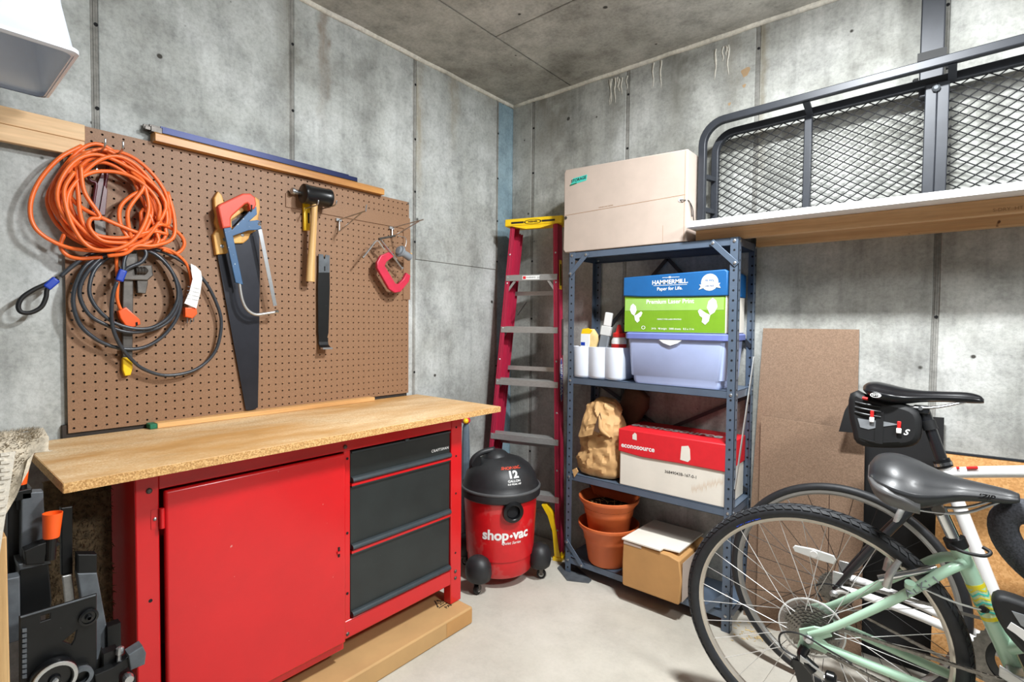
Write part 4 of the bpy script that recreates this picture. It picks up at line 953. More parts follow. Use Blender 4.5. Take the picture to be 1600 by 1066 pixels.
# ---- upper shelf: tote, paper carton, organiser
zu = SZ['upper'] + .001
bi = thing('storage_tote', 'translucent blue plastic tote with lid under the printed paper carton', 'tote', (1.075, -.13, zu))
def rr(x0, x1, y0, y1, z, r=.02):
    pts = []
    for (cx, cy, a0) in ((x1 - r, y0 + r, -90), (x1 - r, y1 - r, 0), (x0 + r, y1 - r, 90), (x0 + r, y0 + r, 180)):
        for k in range(5): a = radians(a0 + k * 22.5); pts.append(Vector((cx + r * cos(a), cy + r * sin(a), z)))
    return pts
build(MB().loft([rr(.905, 1.262, -.243, -.022, zu), rr(.898, 1.266, -.246, -.020, zu + .010), rr(.896, 1.268, -.246, -.020, zu + .03), rr(.886, 1.274, -.248, -.018, zu + .034), rr(.874, 1.286, -.254, -.014, zu + .196)]), 'tub', M['bin'], bi, smooth=40)
ld = build(MB().loft([rr(.866, 1.294, -.262, -.010, zu + .190), rr(.864, 1.296, -.264, -.009, zu + .192), rr(.864, 1.296, -.264, -.009, zu + .212), rr(.870, 1.290, -.258, -.012, zu + .217), rr(.885, 1.275, -.245, -.02, zu + .217)]), 'lid', M['binlid'], bi, smooth=40)
build(MB().prism([(1.02, zu + .190), (1.12, zu + .190), (1.10, zu + .176), (1.07, zu + .166), (1.04, zu + .176)], lambda a, b, t: Vector((a, t, b)), -.262, -.254), 'latch', M['clear'], bi)

z0 = zu + .2185
pc_ = thing('paper_carton', 'blue and green printed paper carton stacked on the blue tote', 'carton', (1.075, -.13, z0))
bx = (.852, 1.288, -.250, -.012)
bd = build(MB().box(bx[0] + .003, bx[1] - .003, bx[2] + .003, bx[3], z0, z0 + .225), 'carton', M['boxwhite'], pc_, bevel=.003)
build(MB().box(bx[0] + .004, bx[1] - .006, bx[2] + .0022, bx[2] + .0030, z0 + .002, z0 + .156), 'printed_front', M['hgreen'], bd)
build(MB().box(bx[0] + .006, bx[1] - .012, bx[2] + .0016, bx[2] + .0022, z0 + .092, z0 + .142), 'printed_band', M['hpale'], bd)
ly = bx[2] - .004
lidp = build(MB().prism([(bx[0] - .002, z0 + .156), (.94, z0 + .150), (1.15, z0 + .146), (bx[1] + .001, z0 + .146), (bx[1] + .001, z0 + .240), (bx[1] - .01, z0 + .247), (bx[0] - .001, z0 + .236)], lambda a, b, t: Vector((a, t, b)), ly, -.010), 'lid', M['hblue'], pc_, bevel=.004, seg=2)
F = lambda x, z, y=ly: face((x, y - .0008, z), (1, 0, .012), (0, 0, 1))
lettering('HAMMERMILL.', .0245, F(1.060, z0 + .208), M['tag'], lidp, bold=.02, sx=1.0)
build(MB().box(.990, 1.132, ly - .0008, ly, z0 + .1945, z0 + .1960).box(1.028, 1.10, ly - .0008, ly, z0 + .226, z0 + .2275).box(1.056, 1.064, ly - .0008, ly, z0 + .2240, z0 + .2310), 'printed_rule', M['tag'], lidp)
lettering('Paper for Life.', .0190, F(1.060, z0 + .181), M['tag'], lidp, bold=.012)
def disc(c, r, n=24, y=ly): return MB().add([(c[0] + r * cos(2 * pi * k / n), y - .0008, c[1] + r * sin(2 * pi * k / n)) for k in range(n)], [list(range(n))])
build(disc((1.222, z0 + .200), .033), 'seal', M['tag'], lidp, recalc=False)
build(MB().prism([(1.180, z0 + .172), (1.198, z0 + .178), (1.246, z0 + .180), (1.264, z0 + .176), (1.258, z0 + .188), (1.263, z0 + .196), (1.182, z0 + .192), (1.188, z0 + .184)], lambda a, b, t: Vector((a, t, b)), ly - .0016, ly - .0009), 'seal_ribbon', M['boxwhite'], lidp)
lettering('99.99%', .0120, face((1.222, ly - .0012, z0 + .206), (1, 0, 0), (0, 0, 1)), M['hblue'], lidp, bold=.02)
lettering('JAM-FREE', .0085, face((1.222, ly - .0020, z0 + .1855), (1, 0, 0), (0, 0, 1)), M['hblue'], lidp, bold=.02)
yb_ = bx[2] + .0012
lettering('Premium Laser Print', .0245, face((1.058, yb_, z0 + .128), (1, 0, 0), (0, 0, 1)), M['tag'], bd, bold=.015)
lettering('PERFECT FOR LASER PRINTING', .0075, face((1.058, yb_, z0 + .055), (1, 0, 0), (0, 0, 1)), M['tag'], bd, bold=.01)
lettering('24 lb   98 bright   5000 sheets   8.5 x 11 in', .0105, face((1.072, yb_, z0 + .016), (1, 0, 0), (0, 0, 1)), M['tag'], bd, bold=.01)
build(MB().loft([[Vector((.945 + r * cos(a), yb_, z0 + .020 + r * .85 * sin(a))) for a in [2 * pi * k / 14 for k in range(14)]] for r in (.009, .0065)], False, False), 'recycling_mark', M['tag'], bd, recalc=False)
def butterfly(cx, cz, s, flip):
    w1 = [(0, 0), (.01, .022), (.006, .040), (-.006, .050), (-.016, .042), (-.020, .024), (-.012, .008)]
    w2 = [(0, 0), (.012, .006), (.030, .018), (.036, .012), (.030, -.002), (.022, -.008), (.024, -.020), (.014, -.028), (.004, -.018)]
    mb = MB()
    for w in (w1, w2): mb.add([(cx + flip * a * s, yb_, cz + b * s) for a, b in w], [list(range(len(w)))])
    return mb
build(butterfly(.902, z0 + .070, 1.05, 1), 'butterfly_print', M['tag'], bd, recalc=False)
build(butterfly(1.225, z0 + .072, 1.35, -1), 'butterfly_print', M['tag'], bd, recalc=False)
build(MB().box(bx[1] - .0028, bx[1] - .0020, -.12, -.03, z0 + .16, z0 + .20), 'end_print', M['tag'], bd)

# white three-lobed organiser
og = thing('desk_organiser', 'white scalloped plastic organiser holding brushes and glue at the left of the shelf', 'organiser', (.72, -.17, zu))
def lobes(o, z, x0=.583, x1=.842, yf=-.236, ybk=-.090):
    pts = []; w = (x1 - x0) / 3
    for k in range(3):
        for j in range(9):
            t = j / 8; pts.append(Vector((x0 + o * (1 if k == 0 and j == 0 else 0) + (k + t) * w, yf + o - .014 * sin(pi * t), z)))
    pts[0].x += o; pts[-1].x -= o
    for k in range(3):
        for j in range(9):
            t = j / 8; pts.append(Vector((x1 - (k + t) * w, ybk - o + .014 * sin(pi * t), z)))
    pts[27].x -= o; pts[-1].x += o
    return pts
og_m = MB().loft([lobes(.012, zu), lobes(.004, zu + .004), lobes(.0, zu + .014), lobes(-.002, zu + .146), lobes(.001, zu + .147), lobes(.002, zu + .14), lobes(.006, zu + .01)], False, True)
build(og_m, 'body', M['white'], og, smooth=45)
for x in (.669, .756): build(MB().box(x - .001, x + .001, -.225, -.10, zu + .011, zu + .12), 'divider', M['white'], og)
def stand(x, y, z): return Vector((x, y, z))
br = thing('wrapped_sponge', 'crumpled yellow and white sponge packet standing in the organiser', 'packet', (.635, -.175, zu + .012))
random.seed(11)
rings = []
for k in range(9):
    z = zu + .012 + k * .027; w = .040 + .006 * sin(k * 1.3) - (.012 if k == 8 else 0)
    rings.append([Vector((.637 + w * cos(a) * (1 + .08 * sin(3 * a + k)), -.175 + .020 * sin(a) * (1 + .15 * sin(2 * a + k * 2)), z)) for a in [2 * pi * i / 16 for i in range(16)]])
build(MB().loft(rings), 'packet', M['straw'], br, smooth=60)
build(MB().prism([(.600, zu + .10), (.648, zu + .10), (.650, zu + .205), (.603, zu + .205)], lambda a, b, t: Vector((a, t, b)), -.199, -.194), 'front_label', M['tag'], br)
build(MB().prism([(.603, zu + .205), (.650, zu + .206), (.662, zu + .222), (.640, zu + .232), (.610, zu + .228)], lambda a, b, t: Vector((a, t, b)), -.198, -.192), 'top_print', M['yellow'], br)
build(MB().box(.604, .626, -.200, -.1985, zu + .15, zu + .165), 'label_mark', M['blue'], br)
pb2 = thing('paint_brush', 'plastic wrapped paint brush leaning right in the organiser', 'paint brush', (.70, -.17, zu + .012))
a, b = Vector((.695, -.180, zu + .04)), Vector((.735, -.165, zu + .305))
build(MB().bar(a, a.lerp(b, .62), .046, .016, (0, 1, 0)), 'bristles', M['greyrub'], pb2, bevel=.004)
build(MB().bar(a.lerp(b, .60), a.lerp(b, .76), .050, .018, (0, 1, 0)), 'ferrule', M['clear'], pb2, bevel=.002)
build(MB().bar(a.lerp(b, .76), b, .040, .014, (0, 1, 0)), 'handle', M['tag'], pb2, bevel=.005)
fb2 = thing('flat_brush', 'dark handled brush leaning behind the glue bottle in the organiser', 'paint brush', (.76, -.14, zu + .012))
a, b = Vector((.735, -.135, zu + .03)), Vector((.815, -.070, zu + .36))
build(MB().bar(a, a.lerp(b, .55), .040, .014, (0, 1, 0)), 'bristles', M['straw'], fb2, bevel=.003)
build(MB().bar(a.lerp(b, .55), b, .024, .012, (0, 1, 0)), 'handle', M['blkg'], fb2, bevel=.004)
gl = thing('glue_bottle', 'white glue bottle with red cap standing in the organiser', 'bottle', (.793, -.175, zu + .012))
gc = Vector((.793, -.178, zu + .012))
def ell(w, d, z, n=18): return [gc + Vector((w * cos(2 * pi * k / n), d * sin(2 * pi * k / n), z)) for k in range(n)]
build(MB().loft([ell(.034, .022, 0), ell(.036, .024, .01), ell(.036, .024, .165), ell(.028, .020, .180)]), 'bottle', M['tag'], gl, smooth=50)
build(MB().loft([ell(.030, .022, .181), ell(.030, .022, .198), ell(.016, .016, .203), ell(.013, .013, .215), ell(.008, .008, .235), ell(.003, .003, .238)]), 'cap', M['redtip'], gl, smooth=40)
build(MB().loft([ell(.0365, .0245, z) for z in (.128, .150)], False, False), 'label_band', M['redtip'], gl, smooth=60)
tb = thing('caulk_nozzle', 'white pointed caulking nozzle beside the glue bottle', 'nozzle', (.832, -.13, zu + .012))
build(MB().lathe([(.010, 0), (.014, .003), (.014, .11), (.010, .17), (.006, .26), (.003, .31)], (.820, -.128, zu + .012), (.03, 0, 1), 12), 'tube', M['tag'], tb, smooth=40)
build(MB().lathe([(.0145, .10), (.0145, .125)], (.8207, -.128, zu + .012), (.03, 0, 1), 12), 'collar', M['terra'], tb)

# ---- middle shelf: paper bag, red lidded carton
zm = SZ['middle'] + .001
def crumple(name, c, prof, lab, mat, seed, dx=0, creases=.010):
    random.seed(seed); ph = [random.random() * 6.3 for _ in range(10)]
    t = thing(name, lab, 'bag', (c[0], c[1], c[2]))
    rings = []
    for k, (z, w, d, ox) in enumerate(prof):
        r = []
        for i in range(40):
            a = 2 * pi * i / 40
            e = 1 + creases * 6 * (.35 * sin(3 * a + ph[0] + 9 * z) + .3 * sin(5 * a + ph[1] - 22 * z) + .28 * abs(sin(4 * a + ph[2] + 31 * z)) + .2 * sin(9 * a + ph[3] + 40 * z))
            sc = (abs(cos(a)) ** 4 + abs(sin(a)) ** 4) ** -.25
            sc = .35 + .65 * sc
            r.append(Vector((c[0] + ox + w * cos(a) * sc * e, c[1] + d * sin(a) * sc * e, c[2] + z)))
        rings.append(r)
    build(MB().loft(rings), 'bag', mat, t, smooth=38)
    return t
from mathutils import noise as mnoise
def ridged(v, k): return 1 - abs(mnoise.noise(v * k)) * 2
BAGP = [(0, .080, .056), (.010, .104, .072), (.03, .112, .078), (.07, .113, .080), (.12, .110, .078), (.17, .104, .074), (.21, .099, .068), (.25, .092, .062), (.29, .082, .050), (.32, .072, .042), (.345, .060, .034), (.360, .042, .024), (.367, .018, .010)]
pbag = thing('paper_bag', 'crumpled brown paper bag with rolled top left of the red lidded carton', 'bag', (.722, -.150, zm))
def bag_ring(z, n=72, grow=0.0):
    for (za, wa, da), (zb, wb_, db_) in zip(BAGP, BAGP[1:]):
        if z <= zb: t = (z - za) / (zb - za); w = wa + (wb_ - wa) * t; d = da + (db_ - da) * t; break
    r = []
    for i in range(n):
        a = 2 * pi * i / n; sc = .3 + .7 * (abs(cos(a)) ** 5 + abs(sin(a)) ** 5) ** -.2
        b = Vector((w * cos(a) * sc, d * sin(a) * sc, z))
        q = b + Vector((3.1, 1.7, 0))
        e = .016 * ridged(Vector((q.x, q.y, q.z * .8)), 13) + .009 * ridged(q, 29) - .012
        nn_ = Vector((b.x, b.y, 0)).normalized()
        v = b + nn_ * (e * min(1, .3 + z * 14) + grow)
        r.append(Vector((.709 + v.x + .012 * z, -.160 + v.y, zm + v.z)))
    return r
build(MB().loft([bag_ring(.367 * k / 46) for k in range(47)]), 'bag', M['bag'], pbag, smooth=24)
# the folded-over top: a crumpled flap hanging down the front
fl_ = MB(); nu_, nv_ = 22, 18; grid = []
for j in range(nv_ + 1):
    v = j / nv_; row = []
    for i in range(nu_ + 1):
        u = i / nu_ * 2 - 1; hw_ = .070 + .020 * v
        z = .352 - .155 * v - .020 * u * u * (1 - v) + .016 * sin(2.2 * u + .6) * v
        y = -.150 - (.036 + .060 * v ** .8) * (1 - .30 * u * u) - .010
        e = .012 * ridged(Vector((u * .09 + 5, z, v * .1)), 16) + .006 * ridged(Vector((u * .1, z, 2.2)), 33)
        row.append(Vector((.713 + u * hw_, y - e, zm + z)))
    grid.append(row)
o = 0
for row in grid: fl_.v += row
n_ = nu_ + 1
fl_.v += [p + Vector((0, .006, 0)) for row in grid for p in row]; K = len(grid) * n_
for j in range(nv_):
    for i in range(nu_):
        a, b, c, d = j * n_ + i, j * n_ + i + 1, (j + 1) * n_ + i + 1, (j + 1) * n_ + i
        fl_.f.append([a, b, c, d]); fl_.f.append([K + d, K + c, K + b, K + a])
for i in range(nu_): fl_.f.append([nv_ * n_ + i, nv_ * n_ + i + 1, K + nv_ * n_ + i + 1, K + nv_ * n_ + i])
build(fl_, 'folded_top', M['bag'], pbag, smooth=24)
build(MB().tube(catmull([(.742, -.253, zm + .300), (.752, -.262, zm + .268), (.762, -.268, zm + .235), (.800, -.258, zm + .205)], 6), [.004 + .007 * sin(pi * i / 18) for i in range(19)], 7), 'fold', M['bag'], pbag, smooth=60)
build(MB().prism([(.728, zm + .228), (.758, zm + .222), (.757, zm + .285), (.744, zm + .312), (.734, zm + .27)], lambda a, b, t: Vector((a, t - (zm + .31 - b) * .30, b)), -.2545, -.2535), 'opening_shade', M['bagdark'], pbag)  # dark sheet painting the shade inside the gap of the fold
build(MB().prism([(.600, zm + .020), (.622, zm + .034), (.633, zm + .018), (.612, zm - .012)], lambda a, b, t: Vector((a, t, b)), -.254, -.250), 'corner_flap', M['bag'], pbag)
crumple('dark_paper_sack', (.757, -.048, zm), [(0, .05, .018, 0), (.02, .06, .024, 0), (.15, .062, .026, 0), (.26, .066, .027, 0.02), (.32, .074, .028, 0.05), (.37, .066, .026, .06), (.40, .045, .02, .05), (.41, .02, .012, .045)], 'dark crumpled sack standing behind the brown paper bag', M['bagdark'], 9)

ec = thing('lidded_carton', 'worn white carton with a red printed lid on the middle shelf', 'carton', (1.07, -.13, zm))
ex0, ex1, ey0, ey1 = .842, 1.298, -.243, -.014
body_ = build(MB().box(ex0, ex1, ey0, ey1, zm, zm + .235), 'carton', M['boxwhite'], ec, bevel=.004)
lid2 = build(MB().prism([(ex0 - .006, zm + .150), (.95, zm + .140), (1.12, zm + .143), (ex1 + .004, zm + .142), (ex1 + .004, zm + .250), (ex0 - .006, zm + .250)], lambda a, b, t: Vector((a, t, b)), ey0 - .006, -.010), 'lid', M['ered'], ec, bevel=.004)
ly2 = ey0 - .0068
lettering('econosource', .0295, face((.929, ly2, zm + .180), (1, 0, .01), (0, 0, 1)), M['tag'], lid2, bold=.025)
build(MB().add([(1.118, ly2, zm + .160), (1.150, ly2, zm + .156), (1.160, ly2, zm + .168), (1.157, ly2, zm + .210), (1.150, ly2, zm + .222), (1.122, ly2, zm + .216), (1.120, ly2, zm + .19)], [list(range(7))]), 'torn_patch', M['boxwhite'], lid2, recalc=False)
build(MB().add([(.905, ly2, zm + .212), (.925, ly2, zm + .210), (.924, ly2, zm + .236), (.915, ly2, zm + .242), (.904, ly2, zm + .230)], [list(range(5))]), 'torn_patch', M['boxwhite'], lid2, recalc=False)
lettering('econosource', .090, face((1.045, -.125, zm + .2512), (1, 0, 0), (0, 1, 0)), M['tag'], lid2, bold=.03, sx=.85)
lettering('36849043B-167-0-1', .0170, face((1.118, ey0 - .0006, zm + .098), (1, 0, .01), (0, 0, 1)), M['ink'], body_, bold=.005)
random.seed(21)
st = MB()
for k in range(26):
    x = 1.165 + k * .0048; zt = zm + .118 - .045 * abs(sin(k * .9)) * random.random() - .0
    w = .0016; z_ = zm + .05 + .06 * (x - 1.165) / .13 + .012 * random.random()
    st.add([(x, ey0 - .0005, z_ - .012 - .02 * random.random()), (x + w, ey0 - .0005, z_ - .01), (x + w * .6, ey0 - .0005, z_ + .01)], [(0, 1, 2)])
build(st, 'water_stain', M['kraft3'], body_, recalc=False)
build(MB().box(ex1 + .0042, ex1 + .005, -.19, -.15, zm + .17, zm + .225), 'end_label', M['boxwhite'], lid2)

# ---- low shelf: two nested pots, brown carton with a white board on it
zl = SZ['low'] + .001
PC = Vector((.748, -.165, zl))
def pot(z, s, lab):
    t = thing('flower_pot', lab, 'pot', PC + Vector((0, 0, z)), group='terracotta coloured pots on the low shelf')
    o = PC + Vector((0, 0, z))
    build(MB().lathe([(.075 * s, 0), (.086 * s, .002), (.092 * s, .01), (.107 * s, .105), (.112 * s, .110), (.114 * s, .125), (.120 * s, .150), (.138 * s, .172), (.141 * s, .178), (.141 * s, .188), (.137 * s, .190), (.131 * s, .184), (.115 * s, .15), (.104 * s, .11), (.090 * s, .012), (.001, .010)], o, (0, 0, 1), 40, False), 'pot', M['terra'], t, smooth=40)
    return t
pot(0, 1.0, 'lower terracotta coloured plastic pot standing on the low shelf')
p2 = pot(.122, .99, 'upper terracotta coloured plastic pot nested in the lower one, dry straw inside')
build(MB().lathe([(.118, .264), (.06, .270), (.001, .273)], PC, (0, 0, 1), 28, False), 'soil', M['soil'], p2, smooth=60)
p3 = thing('flower_pot', 'third terracotta pot set inside the upper pot at the back', 'pot', PC + Vector((.012, .012, .18)), group='terracotta coloured pots on the low shelf')
build(MB().loft([[PC + Vector((.012 + r * cos(a), .018 + r * sin(a) * .8, z)) for a in [pi * k / 14 - .1 for k in range(15)]] for r, z in ((.108, .292), (.128, .325), (.132, .328), (.132, .340), (.126, .341), (.120, .33), (.100, .292))], False, False), 'pot', M['terra'], p3, smooth=40)
random.seed(4); sw = MB()
for k in range(60):
    a, r = random.random() * 6.28, .11 * sqrt(random.random()); c = PC + Vector((r * cos(a), r * sin(a), .272 + .008 * random.random())); d = Vector((random.uniform(-1, 1), random.uniform(-1, 1), random.uniform(-.2, .5))).normalized() * random.uniform(.008, .02)
    sw.tube([c - d, c + d], .0009, 4)
build(sw, 'straw', M['straw'], p2, kind='stuff')

bc = thing('brown_carton', 'dented brown carton on the low shelf under a white board', 'carton', (1.03, -.17, zl))
bz = zl
mb = MB()
cx0, cx1, cy0, cy1, bh = .905, 1.155, -.322, -.03, .188
nx, nz = 8, 6
random.seed(8)
mb.prism([(cx0, bz + .006), (cx0 + .006, bz), (cx1 - .004, bz), (cx1, bz + .01), (cx1 + .006, bz + .10), (cx1 - .004, bz + bh - .012), (cx1 - .05, bz + bh), (cx0 + .002, bz + bh + .006), (cx0 - .002, bz + .10)], lambda a, b, t: Vector((a, t, b)), cy0, cy1)
build(mb, 'carton', M['kraft3'], bc, bevel=.005, seg=2)
build(MB().box(cx0 + .004, cx0 + .085, cy0 - .0015, cy0, bz + bh - .008, bz + bh + .004), 'flap', M['kraft2'], bc, bevel=.001)
build(MB().prism([(cy0 + .01, bz + .01), (cy1 - .01, bz + .01), (cy1 - .01, bz + bh - .02), (cy0 + .01, bz + bh - .02)], lambda a, b, t: Vector((t, a, b)), cx1 + .0062, cx1 + .0070), 'end_panel', M['kraft2'], bc)
wbp = [(cx0 - .004, -.325), (cx0 + .17, -.328), (cx0 + .172, -.300), (cx0 + .235, -.292), (cx0 + .24, -.04), (cx0 + .01, -.035)]
build(MB().prism(wbp, lambda a, b, t: Vector((a, b, t)), bz + bh + .0075, bz + bh + .0145), 'white_board', M['boxwhite'], None, label='notched whitish board lying on the brown carton', cat='board', bevel=.001)

# ================================================================== wall shelf and cargo rack
build(MB().box(1.140, 4.0, -.296, -.002, 1.571, 1.5945), 'shelf_board', M['melamine'], None, label='long white melamine board resting on the two pine beams', cat='shelf', bevel=.001)
b1_ = thing('pine_beam', 'front knotty pine beam carrying the white shelf board', 'beam', (2.5, -.20, 1.525), group='pine beams under the white board')
build(MB().box(1.147, 4.0, -.212, -.174, 1.5255, 1.5705), 'beam', M['pinex'], b1_, bevel=.002)
b2_ = thing('pine_beam', 'lower pine ledger beam fixed to the concrete wall under the white board', 'beam', (2.5, -.02, 1.512), group='pine beams under the white board')
build(MB().box(1.330, 4.0, -.040, -.001, 1.512, 1.5705), 'beam', M['pinex'], b2_, bevel=.002)
lettering('S-DRY  HT', .014, face((2.06, -.2126, 1.536), (1, 0, 0), (0, 0, 1)), M['crease'], b1_, bold=.0)

rk = thing('cargo_rack', 'black steel hitch cargo rack with wire mesh floor standing on the white shelf', 'rack', (1.9, -.1, 1.595))
TL = radians(1.6); RO = Vector((1.10, 0, 1.596))
def rp(x, y, z):  # rack frame: slight tilt in its own plane
    dx, dz = x - RO.x, z - RO.z
    return Vector((RO.x + dx * cos(TL) - dz * sin(TL) * .0, y, RO.z + dz * cos(TL) + dx * sin(TL)))
def sqtube(pts, w, name, mat=None, par=None):
    mb = MB(); rings = []; P = [Vector(p) for p in pts]
    for i, p in enumerate(P):
        t = (P[min(i + 1, len(P) - 1)] - P[max(i - 1, 0)]).normalized()
        n = Vector((0, 1, 0)); b = t.cross(n).normalized()
        rings.append([p + n * a * w / 2 + b * c * w / 2 for a, c in ((-1, -1), (1, -1), (1, 1), (-1, 1))])
    return build(mb.loft(rings), name, mat or M['rack'], par or rk, bevel=.003)
def loop(x0, z1, r, y, x2=3.0, z0=1.612):
    pts = [rp(x2, y, z0), rp(x0 + r, y, z0)] if z0 > 1.7 else []
    pts += [rp(x0, y, z0 - .012)]
    for k in range(0, 9):
        a = pi - k * pi / 16; pts.append(rp(x0 + r + r * cos(a), y, z1 - r + r * sin(a)))
    pts.append(rp(x2, y, z1)); return pts
YO, YI = -.150, -.060
sqtube(loop(1.146, 2.010, .085, YO), .028, 'outer_rail')
sqtube(loop(1.168, 1.985, .075, YI), .028, 'floor_frame')
sqtube([Vector((1.146, YO, 1.609)), Vector((3.0, YO, 1.609))], .026, 'outer_rail')
sqtube([Vector((1.168, YI, 1.609)), Vector((3.0, YI, 1.609))], .026, 'floor_frame')
for (x, z0, z1) in ((1.518, 1.998, 2.0), (1.925, 1.998, 2.0), (2.5, 1.998, 2.0)):
    build(MB().bar(rp(x, YO, 1.998), rp(x, YI, 1.972), .022, .010, (0, 0, 1)), 'rail_post', M['rack'], rk)
for z in (1.80, 1.665):
    build(MB().bar(rp(1.148, YO, z), rp(1.170, YI, z), .018, .018, (0, 0, 1)), 'rail_post', M['rack'], rk)
sqtube([rp(1.512, YI, 1.605), rp(1.512, YI, 1.975)], .026, 'cross_bar'); sqtube([rp(2.5, YI, 1.62), rp(2.5, YI, 1.975)], .026, 'cross_bar')
sqtube([rp(1.872, YI - .002, 1.597), rp(1.872, YI - .002, 1.975)], .032, 'centre_bar'); sqtube([rp(1.9035, YI - .002, 1.597), rp(1.9035, YI - .002, 1.975)], .032, 'centre_bar')
hb = build(MB().box(1.838, 1.902, -.058, -.006, 1.965, 2.40), 'hitch_tube', M['rack'], rk, bevel=.004)
build(MB().box(1.832, 1.908, -.064, -.058, 2.085, 2.112), 'collar', M['blk'], hb)
for (x, z) in ((1.828, 2.03), (1.915, 2.055)):
    build(MB().lathe([(.010, -.008), (.010, .004), (.006, .008)], (x, -.04, z), (1 if x > 1.87 else -1, 0, 0), 8), 'bolt', M['blk'], hb)
build(MB().lathe([(.012, 0), (.012, .006), (.006, .012)], rp(1.885, YI - .02, 1.955), (0, -1, 0), 8), 'bolt', M['greym'], rk)
# diagonal wire mesh
wm = MB(); sp = .0455; x0, x1, z0, z1 = 1.172, 2.98, 1.597, 1.975; yw = YI + .006
def clip_line(c, sgn):
    # z = z0 + sgn*k*(x - c), k slope
    k = .66; pts = []
    for x in (x0, x1):
        z = z0 + sgn * k * (x - c)
        if z0 <= z <= z1: pts.append((x, z))
    for z in (z0, z1):
        x = c + (z - z0) / (sgn * k)
        if x0 < x < x1: pts.append((x, z))
    return pts[:2] if len(pts) >= 2 else None
H = (z1 - z0) / .66
for i in range(-20, 60):
    c = x0 + i * sp
    for sgn, o in ((1, 0), (-1, .0018)):
        q = clip_line(c, sgn)
        if q: wm.tube([rp(q[0][0], yw - o, q[0][1]), rp(q[1][0], yw - o, q[1][1])], .0020, 5)
build(wm, 'wire_mesh', M['wire'], rk, kind='stuff', smooth=60)
kn = MB()
for x in (1.846, 1.925):
    for k in range(11): kn.lathe([(.0035, -.003), (.0035, .003)], rp(x, YI - .012, 1.65 + k * .029), (1, 0, 0), 6)
build(kn, 'wire_ends', M['blk'], rk, kind='stuff')

# ================================================================== boards leaning on the back wall
def lean(name, pts, y_top, y_bot, ztop, t, mat, lab, cat, group=None):
    """outline in (x, z), leaning: y runs from y_bot at the floor to y_top at ztop"""
    mb = plate_mb([pts], lambda a, b, c: Vector((a, y_bot + (y_top - y_bot) * b / ztop + -c, b)), t, 0)
    return build(mb, name, mat, None, label=lab, cat=cat, group=group)
lean('hardboard_sheet', [(1.327, .0), (1.705, .0), (1.688, 1.180), (1.360, 1.180)], -.012, -.070, 1.18, .006, M['hard'], 'tall brown hardboard sheet leaning on the wall right of the shelving', 'board', 'hardboard sheets by the shelving')
lean('hardboard_sheet', [(1.385, .0), (1.735, .0), (1.720, .812), (1.372, .826)], -.058, -.105, .82, .006, M['hard'], 'shorter brown hardboard sheet leaning in front of the tall one', 'board', 'hardboard sheets by the shelving')
lean('foam_board', [(1.70, 0.0), (1.945, .0), (1.937, .885), (1.70, .875)], -.020, -.045, .885, .005, M['blackboard'], 'tall matt black foam board leaning behind the bicycles', 'board')
q = [(W(a, b, 'y', -.075).x, W(a, b, 'y', -.075).z) for a, b in ((1313, 672), (1322, 640), (1335, 618), (1352, 618), (1352, 675))]
build(plate_mb([q], lambda a, b, c: Vector((a, -.112 + .03 * (b - .8) + c, b)), .004), 'black_offcut', M['blackboard'], None, label='curved black board offcut sticking out left of the saddle bag', cat='board')
tf = thing('fibre_board', 'tan fibre board with dark edging leaning on the wall behind the bicycles', 'board', (2.6, -.1, 0))
tb_ = plate_mb([[(1.925, .0), (3.2, .0), (3.2, .795), (1.925, .775)]], lambda a, b, c: Vector((a, -.150 + .10 * b - c, b)), .008)
build(tb_, 'board', M['fiber'], tf)
build(MB().bar((1.925, -.0722, .7785), (3.2, -.070, .7985), .012, .006, (0, 0, 1)), 'edging', M['rack'], tf)

